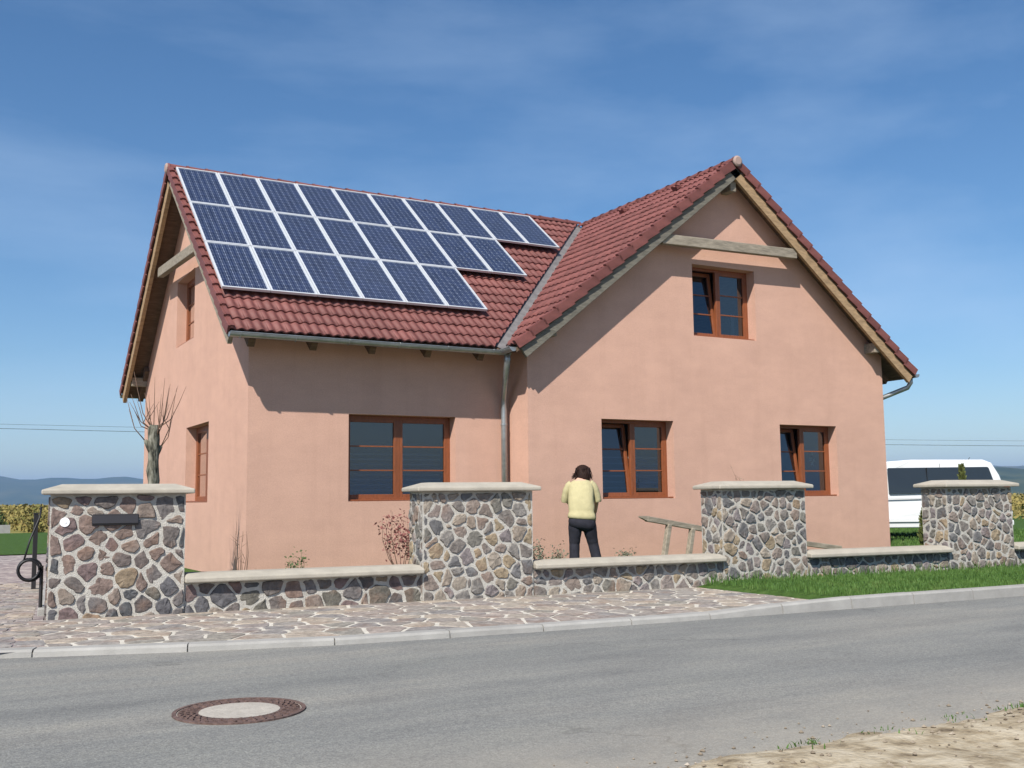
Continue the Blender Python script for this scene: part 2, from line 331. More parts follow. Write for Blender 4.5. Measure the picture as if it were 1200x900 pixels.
# glass
def glass(name, tint, refl=1.0):
    m = bpy.data.materials.new(name); m.use_nodes = True; t = m.node_tree; t.nodes.clear(); l = t.links.new
    o = t.nodes.new('ShaderNodeOutputMaterial'); g = t.nodes.new('ShaderNodeBsdfGlossy'); g.inputs['Roughness'].default_value = .015; g.inputs['Color'].default_value = (1, 1, 1, 1)
    tr = t.nodes.new('ShaderNodeBsdfTransparent'); tr.inputs[0].default_value = (*tint, 1)
    f = t.nodes.new('ShaderNodeFresnel'); f.inputs[0].default_value = 1.52; mu = t.nodes.new('ShaderNodeMath'); mu.operation = 'MULTIPLY'; mu.inputs[1].default_value = refl; mu.use_clamp = True
    mxs = t.nodes.new('ShaderNodeMixShader'); l(f.outputs[0], mu.inputs[0]); l(mu.outputs[0], mxs.inputs[0]); l(tr.outputs[0], mxs.inputs[1]); l(g.outputs[0], mxs.inputs[2]); l(mxs.outputs[0], o.inputs[0])
    return m
M['glass'] = glass('window_glass', (.26, .31, .38), 2.6)
M['pvglass'] = glass('panel_glass', (.96, .97, .98), 1.0)
M['vanglass'] = glass('van_glass', (.10, .11, .12), 1.4)
def cellmat():
    m = bpy.data.materials.new('silicon_cell'); m.use_nodes = True; t = m.node_tree; b = t.nodes['Principled BSDF']; l = t.links.new
    b.inputs['Roughness'].default_value = .4; b.inputs['Specular IOR Level'].default_value = .5
    tc = t.nodes.new('ShaderNodeTexCoord'); oi = t.nodes.new('ShaderNodeObjectInfo')
    ad = t.nodes.new('ShaderNodeVectorMath'); ad.operation = 'ADD'; l(tc.outputs['Object'], ad.inputs[0])
    sc_ = t.nodes.new('ShaderNodeVectorMath'); sc_.operation = 'SCALE'; sc_.inputs[0].default_value = (17, 31, 0); l(oi.outputs['Random'], sc_.inputs['Scale']); l(sc_.outputs[0], ad.inputs[1])
    fl = t.nodes.new('ShaderNodeVectorMath'); fl.operation = 'SNAP'; fl.inputs[1].default_value = (.1243, .1326, 1); l(tc.outputs['Object'], fl.inputs[0])
    a2 = t.nodes.new('ShaderNodeVectorMath'); a2.operation = 'ADD'; l(fl.outputs[0], a2.inputs[0]); l(sc_.outputs[0], a2.inputs[1])
    wn = t.nodes.new('ShaderNodeTexWhiteNoise'); wn.noise_dimensions = '3D'; l(a2.outputs[0], wn.inputs[0])
    vo = t.nodes.new('ShaderNodeTexVoronoi'); vo.inputs['Scale'].default_value = 55; l(ad.outputs[0], vo.inputs['Vector'])
    mm = t.nodes.new('ShaderNodeMix'); mm.data_type = 'RGBA'; mm.inputs['Factor'].default_value = .6; l(vo.outputs['Color'], mm.inputs['A']); l(wn.outputs['Value'], mm.inputs['B'])
    cr = t.nodes.new('ShaderNodeValToRGB'); e_ = cr.color_ramp.elements; e_[0].position = .2; e_[0].color = (.012, .019, .055, 1); e_[1].position = .95; e_[1].color = (.024, .038, .105, 1)
    l(mm.outputs['Result'], cr.inputs[0]); l(cr.outputs[0], b.inputs['Base Color'])
    return m
M['cell'] = cellmat()

# ================================================================== SETTING
rng = random.Random(11)
# far ground sheet
g = MB(); g.quad((-9000, -9000, -.06), (9000, -9000, -.06), (9000, 9000, -.06), (-9000, 9000, -.06)); tag(g.build('ground', M['soil']), kind='structure')
# road
KB = [(-40, -1.5), (-12, -3.6), (-7, -5.0), (-3.66, -6.13), (-2.19, -6.64), (-.97, -6.95), (.67, -7.14), (2.64, -7.26), (4.44, -7.36), (7.82, -7.5), (12, -7.7), (20, -8.1), (60, -10.4)]
def kerb_y(x):
    for a, b in zip(KB, KB[1:]):
        if a[0] <= x <= b[0]: return a[1]+(b[1]-a[1])*(x-a[0])/(b[0]-a[0])
    return KB[-1][1]
def near_y(x): return -11.82+.03*math.sin(x*1.7)-.004*(x-0)
xs = [-40, -20] + [-12+.5*i for i in range(65)] + [30, 40, 60]
r_ = MB()
for a, b in zip(xs, xs[1:]): r_.quad((a, near_y(a)-.6, 0), (b, near_y(b)-.6, 0), (b, kerb_y(b)+.1, 0), (a, kerb_y(a)+.1, 0))
tag(r_.build('road', M['asphalt']), kind='structure')
# near sandy verge with uneven surface and crumbly edge
v_ = MB(); nx, ny = 170, 44
def verge_h(x, y, ed):
    n = noise.fractal(Vector((x*1.3, y*1.3, 0)), 1, 2, 5)*.028+noise.fractal(Vector((x*7, y*7, 3)), 1, 2, 3)*.010
    return -.012+min(1, max(0, ed)/.35)*.045+n*min(1, max(0, ed)/.12+.15)
V = []
for j in range(ny+1):
    for i in range(nx+1):
        x = -6+18*i/nx; ed0 = 4.2*(j/ny)**1.8
        e0 = near_y(x)+noise.fractal(Vector((x*2.2, 5, 0)), 1, 2, 5)*.10
        V.append((x, e0-ed0, verge_h(x, e0-ed0, ed0)))
v_.add(V, [(j*(nx+1)+i, (j+1)*(nx+1)+i, (j+1)*(nx+1)+i+1, j*(nx+1)+i+1) for j in range(ny) for i in range(nx)])
tag(v_.build('sandy_verge', M['sand'], smooth=True), kind='structure')
g = MB(); g.quad((-60, -60, -.03), (60, -60, -.03), (60, -12.3, -.03), (-60, -12.3, -.03)); tag(g.build('verge_ground', M['sand']), kind='structure')
# loose clods, pebbles and dry litter on the verge (uncountable)
peb = MB()
for i in range(900):
    x = rng.uniform(-2, 6); d = abs(rng.gauss(0, .5))+.0; y = near_y(x)-d+.03
    if rng.random() < .12: y = near_y(x)+abs(rng.gauss(0, .18))
    s = rng.choice([.006, .008, .012, .016]); z = verge_h(x, y, near_y(x)-y) if y < near_y(x) else .002
    P = [(x+rng.uniform(.6, 1.2)*s*math.cos(t), y+rng.uniform(.6, 1.2)*s*math.sin(t), z+s*.2) for t in (0, 1.3, 2.5, 3.8, 5.1)]
    peb.add(P+[(x, y, z+s*.9), (x, y, z-s*.5)], [(k, (k+1) % 5, 5) for k in range(5)]+[((k+1) % 5, k, 6) for k in range(5)])
tag(peb.build('loose_pebbles', mat('pebble', (.25, .2, .15), .9, ramp=[(.3, (.1, .075, .05)), (.6, (.3, .25, .19)), (.75, (.45, .4, .34))], vscale=8)), 'small clods and pebbles scattered along the sandy road edge', 'pebbles', kind='stuff')

# boundary wall frame
WA = Vector((-3.1, -3.72)); WB = Vector((10.8, -5.2)); WT = (WB-WA).normalized(); WN = Vector((-WT.y, WT.x)); WROT = math.atan2(WT.y, WT.x)
def wpt(s, d, z): p = WA+WT*s+WN*d; return Vector((p.x, p.y, z))

# kerbstones, each a piece of the kerb
kerb = MB(); kpts = [(x, kerb_y(x)) for x in xs if -12 <= x <= 30]
for (a, b) in zip(kpts, kpts[1:]):
    kerb.quad((a[0], a[1]+.03, .0), (b[0], b[1]+.03, .0), (b[0], b[1]+.03, .035), (a[0], a[1]+.03, .035)); kerb.quad((a[0], a[1]+.03, .035), (b[0], b[1]+.03, .035), (b[0], b[1]+.2, .035), (a[0], a[1]+.2, .035))
kerbo = tag(kerb.build('kerb', M['joint']), kind='structure')
def ktop(x): return .062+.065*min(1, max(0, (x-3.1)/1.3))
x = -9.0
while x < 24:
    ln = rng.uniform(.96, 1.0) if x > -1 else rng.uniform(1.0, 1.25)
    a, b = Vector((x+.006, kerb_y(x+.006))), Vector((x+ln-.006, kerb_y(x+ln-.006))); d = (b-a).normalized(); n = Vector((-d.y, d.x))
    wj = rng.uniform(-.006, .006); za, zb_ = ktop(x)+rng.uniform(-.003, .003), ktop(x+ln)+rng.uniform(-.003, .003)
    k = MB(); W_ = .17 if x < 3 else .14
    rings = []
    for p, z in ((a, za), (b, zb_)):
        rings.append([(p.x, p.y+wj, -.02), (p.x+n.x*.012, p.y+n.y*.012+wj, z-.02), (p.x+n.x*.035, p.y+n.y*.035+wj, z), (p.x+n.x*W_, p.y+n.y*W_+wj, z+.002), (p.x+n.x*W_, p.y+n.y*W_+wj, -.02)])
    k.loft(rings); fixn(k.build('kerbstone', M['kerb'], kerbo)); x += ln
# pavement slab + paving stones
PAVZ = .052
def pav_edge(x): return kerb_y(x)+.165
pl = [(-3.35, pav_edge(-3.35))]+[(x, pav_edge(x)) for x in (-2.2, -1, .6, 2.6, 4.4)]+[(4.95, pav_edge(4.95)), (5.15, -4.66), (3, -4.42), (0, -4.06), (-3.16, -3.74), (-3.2, -3.5)]
# convex-ish clip region for voronoi: build with big box then clip by edges
reg = [(-3.3, -8), (5.15, -8), (5.15, -3), (-3.3, -3)]
reg = clip(reg, -WN.x*-1, -WN.y*-1, (WN.x*WA.x+WN.y*WA.y)-.0)
cells = []
seeds = []
rs = random.Random(5)
tries = 0
def minsep(y): return .235
while len(seeds) < 330 and tries < 30000:
    tries += 1
    p = (rs.uniform(-3.35, 5.15), rs.uniform(-7.4, -3.6))
    if p[1] < pav_edge(p[0]) or (p[0]-WA.x)*WN.x+(p[1]-WA.y)*WN.y > 0: continue
    if p[0] > 4.0 and p[1] < -4.65-(p[0]-5.15)*-9.5*0 - 99: continue
    ms = rs.uniform(.24, .46)
    if all((q[0]-p[0])**2+(q[1]-p[1])**2 > ms*ms for q in seeds): seeds.append(p)
# the grass verge starts along a slanting line
def pav_right(poly): return clip(poly, 1, -.02, 4.98+.02*5)
base = MB()
pv = [(-3.3, pav_edge(-3.3))]+[(-3.3+.5*i, pav_edge(-3.3+.5*i)) for i in range(1, 17)]+[(5.1, pav_edge(5.1)), (5.1, -4.55), (-3.12, -3.68), (-3.3, -3.6)]
base.quad(*[(p[0], p[1], PAVZ-.003) for p in pv]); pavo = tag(base.build('pavement', M['joint']), kind='structure')
cells = voronoi(reg, seeds, 1)
npav = 0
for c in cells:
    cc = centroid(c)
    # clip to the kerb line locally
    for xk in (cc[0]-.2, cc[0]+.2):
        s_ = (kerb_y(xk+.3)-kerb_y(xk-.3))/.6; c = clip(c, s_, -1, s_*xk-pav_edge(xk)) if len(c) > 2 else c
    c = pav_right(c) if len(c) > 2 else c
    if len(c) < 3 or abs(area(c)) < .006: continue
    q = inset(c, rs.uniform(.010, .021))
    if len(q) < 3 or abs(area(q)) < .004: continue
    q = rounded(q, .03, .006, rs)
    V, F = stone_mb(q, PAVZ-.03, PAVZ+rs.uniform(.0005, .004), .006, .0012, rs, lambda u, v, w_: (u, v, w_))
    MB().add(V, F).build('paving_stone', M['pave'], pavo); npav += 1
# driveway
dr = MB(); dr.quad((-14, -4.4, .045), (-3.25, -6.2, .047), (*wpt(-.03, 0, 0).xy, .047), (*wpt(-.03, 16.2, 0).xy, .047), (-14, 12.4, .045)); 
drm = stonemat('driveway_far', [(.22, .185, .18)]*3)
M['drive'] = mat('driveway_bed', (.3, .26, .24), .95, ramp=[(.35, (.17, .14, .14)), (.5, (.25, .21, .205)), (.62, (.40, .36, .32))], vscale=5, detail=7, bump=.4, bscale=20)
dro = tag(dr.build('driveway', M['drive']), kind='structure')
reg = [(-5.4, -8), (-3.32, -8), (*wpt(-.12, 0, 0).xy,), (*wpt(-.12, 6, 0).xy,), (-5.4, 2.6)]
seeds = []; tries = 0
while len(seeds) < 300 and tries < 20000:
    tries += 1; p = (rs.uniform(-5.4, -2.5), rs.uniform(-5.9, 2.6))
    if p[0] > -3.32+max(0, (p[1]+3.7)*.106): continue
    if p[1] < pav_edge(p[0])-.1: continue
    ms = rs.uniform(.17, .28)
    if all((q[0]-p[0])**2+(q[1]-p[1])**2 > ms*ms for q in seeds): seeds.append(p)
for c in voronoi(reg, seeds, 1):
    cc = centroid(c)
    for xk in (cc[0]-.2, cc[0]+.2):
        s_ = (kerb_y(xk+.3)-kerb_y(xk-.3))/.6; c = clip(c, s_, -1, s_*xk-pav_edge(xk)) if len(c) > 2 else c
    if len(c) < 3 or abs(area(c)) < .006: continue
    q = inset(c, .012)
    if len(q) < 3: continue
    q = rounded(q, .05, .005, rs)
    V, F = stone_mb(q, .02, .053+rs.uniform(-.004, .004), .008, .002, rs, lambda u, v, w_: (u, v, w_))
    MB().add(V, F).build('paving_stone', M['pave'], dro)
# edging between driveway and yard
WM = Matrix(((WT.x, WN.x, 0, WA.x), (WT.y, WN.y, 0, WA.y), (0, 0, 1, 0), (0, 0, 0, 1)))
for i in range(15):
    k = MB(); k.box(-.10, -.02, .53+i+.006, .53+i+.994, 0, .13+rng.uniform(-.004, .004)); o = k.build('edging_stone', M['kerb'], dro); o.matrix_local = WM; bevel(o, .012)
# yard (raised garden behind the wall)
yd = MB(); yz = .18
yp = [wpt(.02, .18, 0), wpt(40, .18, 0), Vector((45, 34, 0)), wpt(.02, 38, 0), wpt(.02, 1.0, 0)]
def yard_z(s_): t_ = min(1, max(0, (s_-1.5)/3.2)); return .045+.135*t_*t_*(3-2*t_)
ss = [.02+.4*i for i in range(16)]+[8, 12, 20, 45]; dd = [.18, 1, 4, 10, 38]
yd.add([(*wpt(a, b, 0).xy, yard_z(a)) for a in ss for b in dd]+[(*wpt(a, .18, 0).xy, -.05) for a in ss]+[(*wpt(.02, b, 0).xy, -.05) for b in dd], [(i*5+j, (i+1)*5+j, (i+1)*5+j+1, i*5+j+1) for i in range(len(ss)-1) for j in range(4)]+[(len(ss)*5+i, len(ss)*5+i+1, (i+1)*5, i*5) for i in range(len(ss)-1)]+[(len(ss)*6+j+1, len(ss)*6+j, j, j+1) for j in range(4)])
tag(yd.build('yard', M['grass']), kind='structure')
lw = MB(); lw.quad((-40, 12.4, .07), (-1.2, 12.4, .07), (1.2, 33.5, .07), (-40, 33.5, .07)); tag(lw.build('lawn', M['grass']), kind='structure')
# grass strip between kerb and wall
gs = MB()
gp = [(5.02, pav_edge(5.02)-.03)]+[(x, kerb_y(x)+.13) for x in (6, 8, 10, 12, 16, 20, 24)]+[tuple(wpt(27, .2, 0).xy), tuple(wpt(8.1, .2, 0).xy)]
gq = [(4.86, pav_edge(4.9)+.0, .03), (5.15, pav_edge(5.15)-.03, .095)]+[(p[0], p[1], .10) for p in gp[1:-1]]+[(5.2, -4.5, .095), (4.86, -4.5, .03)]
gs.add(gq, [(0, 1, len(gq)-2, len(gq)-1), tuple(range(1, len(gq)-1))]); tag(gs.build('grass_strip', M['grass']), kind='structure')

def blades(name, label, pts, hmin, hmax, wd, mat_, kind='stuff', lean=.5, seed=1):
    r2 = random.Random(seed); b = MB()
    V = []; F = []
    for (x, y, z) in pts:
        h = r2.uniform(hmin, hmax); a = r2.uniform(0, 6.28); c, s = math.cos(a), math.sin(a); l_ = r2.uniform(0, lean)*h; la = r2.uniform(0, 6.28)
        ww = wd*r2.uniform(.6, 1.2); k = len(V)
        V += [(x-c*ww, y-s*ww, z), (x+c*ww, y+s*ww, z), (x+c*ww*.7+math.cos(la)*l_*.35, y+s*ww*.7+math.sin(la)*l_*.35, z+h*.55), (x-c*ww*.7+math.cos(la)*l_*.35, y-s*ww*.7+math.sin(la)*l_*.35, z+h*.55), (x+math.cos(la)*l_, y+math.sin(la)*l_, z+h*.95)]
        F += [(k, k+1, k+2, k+3), (k+3, k+2, k+4)]
    b.add(V, F); return tag(b.build(name, mat_), label, 'grass', kind=kind)
pts = []
r3 = random.Random(3)
while len(pts) < 30000:
    x = r3.triangular(4.98, 22, 5.5); y = r3.uniform(-8.4, -4.2)
    lo = kerb_y(x)+.15; hi = WA.y+(x-WA.x)*(WB.y-WA.y)/(WB.x-WA.x)-.02
    if not lo < y < hi: continue
    if x < 5.3 and r3.random() > (x-4.9)/.4: continue
    pts.append((x, y, .095))
    d = noise.noise(Vector((x*2.5, y*2.5, 1)))
blades('verge_grass', 'bright green grass growing between the kerb and the stone wall', pts, .035, .085, .006, M['blade'], seed=4)
pts = []
for i in range(700):
    s_ = r3.uniform(8.2, 16); pts.append((*wpt(s_, -r3.uniform(.02, .12), 0).xy, .095))
blades('long_grass', 'taller grass left uncut along the foot of the stone wall', pts, .08, .19, .006, M['blade'], seed=5)
pts = []
for i in range(260):
    x = r3.uniform(-1.2, 2.6); c0 = r3.choice([.35, .95, 1.5, 1.65, -.25]); x = c0+r3.gauss(0, .09); y = near_y(x)-abs(r3.gauss(.03, .10)); pts.append((x, y, verge_h(x, y, near_y(x)-y))) if i < 150 else None
blades('verge_weeds', 'sparse weeds on the sandy edge of the road', pts, .012, .04, .005, M['blade'], seed=6, lean=1.2)
pts = []
for i in range(26000):
    x = r3.uniform(13, 24); y = r3.uniform(-3.5, 9)
    pts.append((x, y, .178))
for i in range(9000):
    pts.append((r3.uniform(-8, -3.2), r3.uniform(12.4, 22), .068))
blades('lawn_grass', 'short mown lawn grass around the white van and beside the driveway', pts, .04, .10, .011, M['blade'], seed=8)

# ================================================================== HOUSE
H, ZE, D, EV, GV, P_ = 7.775, 3.835, 8.963, .563, .458, .69
SF = (16.0187-P_)/(16.0187-.597)            # window and corner positions follow the gable plane
def sx_(x): return CAM.x+(x-CAM.x)*SF
def sz_(z): return CAM.z+(z-CAM.z)*SF
X1, X2 = sx_(4.643), sx_(13.327); XE, XR = 4.193, 13.777
XM = 9.07; HW = H-.065; YF = -1.082; K1 = (H-ZE)/(D/2+EV); K2 = (HW-ZE)/(XM-XE); K2R = (HW-ZE)/(XR-XM); GZ = .04; YJ = D/2-(H-HW)/K1
house = tag(empty('house', (0, 0, GZ)), 'peach rendered house with red tiled roofs and two gables', 'house')
house_off = Vector((0, 0, -GZ))
def hb(mb, name, mats, parent=None, smooth=False):   # build in world coords below the house root
    o = mb.build(name, mats, parent or house, smooth)
    if not parent or parent is house: o.location = house_off
    return o
def mz(y): return ZE+K1*(y+EV) if y < D/2 else ZE+K1*(D+EV-y)       # main roof surface
def wz(x): return ZE+K2*(x-XE) if x < XM else ZE+K2R*(XR-x)   # wing roof surface
WIN = {'l': (1.638, 3.557, 1.269, 2.679), **{k: (sx_(a), sx_(b), sz_(c), sz_(d)) for k, (a, b, c, d) in {'w1': (6.149, 7.749, 1.26, 2.68), 'w2': (10.375, 11.908, 1.265, 2.68), 'w3': (8.296, 9.854, 4.318, 5.705)}.items()}}
GWL = (2.60, 4.45, 1.28, 2.70); GWU = (3.97, 5.60, 4.39, 5.74)
walls = MB(); T = .10; RD = .22
def facade(org, du, u0, u1, ztop_lines, holes, nrm, depth):
    """grid of faces with holes; org + du*u; ztop_lines clip (a,b,c) in (u,z)"""
    us = sorted({u0, u1, *[h[0] for h in holes], *[h[1] for h in holes]}); zs = sorted({.0, 9, *[h[2] for h in holes], *[h[3] for h in holes]})
    fl = du.cross(Vector((0, 0, 1))).dot(nrm) < 0
    for a, b in zip(us, us[1:]):
        for c, d in zip(zs, zs[1:]):
            if any(h[0] <= a and b <= h[1] and h[2] <= c and d <= h[3] for h in holes): continue
            p = [(a, c), (b, c), (b, d), (a, d)]
            for q in ztop_lines:
                p = clip(p, *q)
                if len(p) < 3: break
            if len(p) >= 3:
                Q = [org+du*u+Vector((0, 0, z)) for u, z in p]; walls.quad(*(Q[::-1] if fl else Q))
    for h in holes:
        inn = -nrm*depth; C = [(h[0], h[2]), (h[1], h[2]), (h[1], h[3]), (h[0], h[3])]
        for i in range(4):
            a, b = C[i], C[(i+1) % 4]; A = org+du*a[0]+Vector((0, 0, a[1])); B = org+du*b[0]+Vector((0, 0, b[1]))
            walls.quad(*([A, B, B+inn, A+inn][::(1 if fl else -1)]))
            # inner face behind the frame so that no gap shows
X = Vector((1, 0, 0)); Y = Vector((0, 1, 0))
facade(Vector((0, 0, 0)), X, 0, X1, [(0, 1, mz(0)-T)], [WIN['l']], -Y, .5)
facade(Vector((0, -P_, 0)), X, X1, X2, [(-K2, 1, ZE-K2*XE-T), (K2R, 1, ZE+K2R*XR-T)], [WIN['w1'], WIN['w2'], WIN['w3']], -Y, .5)
facade(Vector((0, 0, 0)), Y, 0, D, [(-K1, 1, ZE+K1*EV-T), (K1, 1, ZE+K1*(D+EV)-T)], [GWL, GWU], -X, .5)
facade(Vector((X1, 0, 0)), Y, -P_, 0, [(0, 1, wz(X1)-T)], [], -X, .3)
facade(Vector((X2, 0, 0)), Y, -P_, D, [(0, 1, wz(X2)-T)], [], X, .3)
facade(Vector((0, D, 0)), X, 0, X1, [(0, 1, mz(D)-T)], [], Y, .3)
facade(Vector((0, D, 0)), X, X1, X2, [(-K2, 1, ZE-K2*XE-T), (K2R, 1, ZE+K2R*XR-T)], [], Y, .3)
hb(walls, 'wall', M['plaster'])
f = MB(); f.box(.02, X2-.02, .02, D-.02, .3, .4); f.box(.02, X2-.02, .02, D-.02, 3.15, 3.35); f.box(X1+.02, X2-.02, -P_+.02, .02, .3, .4); f.box(X1+.02, X2-.02, -P_+.02, .02, 3.15, 3.35)
f.box(.05, X2-.05, 4.9, 5.0, .4, 3.15)
hb(f, 'floor_slab', M['room'])

# ---- windows
def bars(mb, x0, x1, z0, z1, y0, y1, t):   # rectangular ring in xz
    mb.box(x0, x0+t, y0, y1, z0, z1); mb.box(x1-t, x1, y0, y1, z0, z1); mb.box(x0+t, x1-t, y0, y1, z0, z0+t); mb.box(x0+t, x1-t, y0, y1, z1-t, z1)
def window(name, Wd, Hd, tilt_left, label=None, blind=None, extra=None):
    """local: x 0..Wd, z 0..Hd, y=0 outer face of frame, +y inside"""
    fr = MB(); bars(fr, 0, Wd, 0, Hd, 0, .07, .055); fr.box(Wd/2-.03, Wd/2+.03, .002, .068, .055, Hd-.055)
    o = fr.build(name, M['frame'], house); bevel(o, .006)
    if label: o['label'] = label
    sill = MB(); sill.box(.004, Wd-.004, -.17, -.003, -.03+.034, .028); sb = sill.build('sill', M['frame'], o); bevel(sb, .005)
    for side in (0, 1):
        x0 = .045 if side == 0 else Wd/2+.015; x1 = Wd/2-.015 if side == 0 else Wd-.045; z0, z1 = .045, Hd-.045
        sw, sh = x1-x0, z1-z0
        s_ = MB(); bars(s_, 0, sw, 0, sh, -.012, .05, .065); so = s_.build('sash', M['frame'], o); bevel(so, .006)
        for k in (1, 2):
            zb = .065+(sh-.13)*k/3
            m_ = MB(); m_.box(.065, sw-.065, .004, .032, zb-.011, zb+.011); m_.build('glazing_bar', M['frame'], o).location = (x0, 0, z0)
            o.children[-1] if False else None
        bars_ = [c for c in o.children if c.name.startswith('glazing_bar')][-2:]
        pn = MB(); pn.quad((.06, .02, .06), (sw-.06, .02, .06), (sw-.06, .02, sh-.06), (.06, .02, sh-.06)); p = pn.build('pane', M['glass'], o)
        th = R(7.5) if (tilt_left and side == 0) else 0
        for q in [so, p]+bars_:
            q.location = (x0, .014 if not th else .03, z0); q.rotation_euler = (-th, 0, 0)
    if blind:
        bl = MB()
        for k in range(blind[0]):
            z = Hd*blind[1]+k*blind[2]; bl.box(Wd*.06, Wd*.94, .16, .185, z, z+blind[3])
        tag(bl.build('blind', M['curtain'], o), kind='stuff')
    dk = MB(); dk.quad((-.25, 1.6, -.4), (Wd+.25, 1.6, -.4), (Wd+.25, 1.6, Hd+.25), (-.25, 1.6, Hd+.25))
    return o
def place(o, org, rz):
    o.matrix_local = Matrix.Translation(Vector(org)+house_off) @ Matrix.Rotation(rz, 4, 'Z')
for key, tl, bl in (('l', False, (9, .06, .085, .030)), ('w1', True, (7, .05, .11, .03)), ('w2', True, None), ('w3', True, None)):
    x0, x1, z0, z1 = WIN[key]; y = 0 if key == 'l' else -P_
    o = window('window', x1-x0, z1-z0, tl, {'l': 'closed window of two sashes', 'w1': 'window with its left sash tilted open', 'w2': 'window with a hanging ornament behind its pane', 'w3': 'upstairs gable window with its left sash tilted open'}[key], bl)
    place(o, (x0, y+RD, z0), 0)
    if key == 'w2':   # pale ornament hung behind the glass
        m_ = MB(); 
        for (cx_, cz_, r0) in ((1.12, .86, .05), (1.08, .74, .055), (1.16, .73, .05), (1.12, .66, .06)):
            m_.add([(cx_+r0*math.cos(t*math.pi/4)*(1 if t % 2 else .55), .075, cz_+r0*math.sin(t*math.pi/4)*(1 if t % 2 else .55)) for t in range(8)]+[(cx_, .06, cz_), (cx_, .09, cz_)], [(k, (k+1) % 8, 8) for k in range(8)]+[((k+1) % 8, k, 9) for k in range(8)])
        m_.build('ornament', mat('ornament', (.8, .85, .72), .5), o)
    if key == 'w3':
        m_ = MB(); rings = []
        for z in (.02, .3, .55): rings.append([(1.24+.07*k/6+.02*z, .14+.03*(k % 2), z) for k in range(7)]+[(1.31-.07*k/6, .15+.03*((6-k) % 2), z) for k in range(7)])
        m_.loft(rings); m_.build('curtain', mat('curtain', (.75, .75, .72), .9), o)
for gw, lb in ((GWL, 'ground floor window in the side gable'), (GWU, 'attic window in the side gable')):
    y0, y1, z0, z1 = gw; o = window('window', y1-y0, z1-z0, False, lb, None); place(o, (.19, y1, z0), -math.pi/2)

# ---- roof deck
roof = MB(); dt = .09
def slab(poly, zf, top=-.035, th=dt):
    n = len(poly); V = [(x, y, zf(x, y)+top) for x, y in poly]+[(x, y, zf(x, y)+top-th) for x, y in poly]
    roof.add(V, [tuple(range(n)), tuple(range(n, 2*n))[::-1]]+[(i, i+n, (i+1) % n+n, (i+1) % n) for i in range(n)])
fm = lambda x, y: ZE+K1*(y+EV); fb = lambda x, y: ZE+K1*(D+EV-y); fl_ = lambda x, y: ZE+K2*(x-XE); fr_ = lambda x, y: ZE+K2R*(XR-x)
YB = D+EV
slab([(-GV+.03, -EV+.02), (XE, -EV+.02), (XM, D/2), (-GV+.03, D/2)], fm)
slab([(-GV+.03, D/2), (XM, D/2), (XE, YB-.02), (-GV+.03, YB-.02)], fb)
slab([(XE, YF+.03), (XM, YF+.03), (XM, D/2), (XE, -EV+.02)], fl_)
slab([(XE, YB-.02), (XM, D/2), (XM, YB+.4), (XE, YB+.4)], fl_)
slab([(XM, YF+.03), (XR, YF+.03), (XR, YB+.4), (XM, YB+.4)], fr_)
roofo = hb(roof, 'roof', M['wood_dark'])
# ---- tiles
TW, TG = .30, .338
def tile_mesh():
    mb = MB(); n = 16; Lg = TG+.075
    prof = []
    for i in range(n+1):
        u = TW*i/n; ph = 2*math.pi*u/(TW/2); c = math.cos(ph-math.pi*.5)
        prof.append((u, .030*(.5+.5*c)**.8))
    V = []
    for (v, lift) in ((0, .034), (Lg, .004)):
        V += [(u, v, h+lift) for u, h in prof]
    V += [(u, 0, h+.034-.024) for u, h in prof]
    m = n+1; F = [(i, i+1, m+i+1, m+i) for i in range(n)]+[(2*m+i, 2*m+i+1, i+1, i) for i in range(n)]
    F += [(2*m, 0, m), (2*m+n, m+n, n)]
    mb.add(V, F); return mb.mesh('roof_tile', M['tile'])
TM = tile_mesh()
TMs = TM; 
for p_ in TM.polygons: p_.use_smooth = p_.index < 16
def slope_frame(o, u, k):   # u horizontal unit, uphill direction is z x u (left-handed choice by caller)
    pass
rowsA, rowsB = [], []
stuff = MB()
def put_tile(mtx, individual, cutp=None):
    if cutp is None and individual:
        inst('roof_tile', TM, roofo, mtx); return 1
    bm = bmesh.new(); bm.from_mesh(TM); bm.transform(mtx)
    if cutp is not None:
        bmesh.ops.bisect_plane(bm, geom=bm.verts[:]+bm.edges[:]+bm.faces[:], plane_co=cutp[0], plane_no=cutp[1], clear_outer=True, dist=1e-5)
    if len(bm.faces) < 6: bm.free(); return 0
    if individual:
        me = bpy.data.meshes.new('roof_tile'); bm.to_mesh(me); me.materials.append(M['tile']); inst('roof_tile', me, roofo); bm.free(); return 1
    bm.verts.ensure_lookup_table(); bm.verts.index_update()
    stuff.add([v.co[:] for v in bm.verts], [[v.index for v in f_.verts] for f_ in bm.faces]); bm.free(); return 0
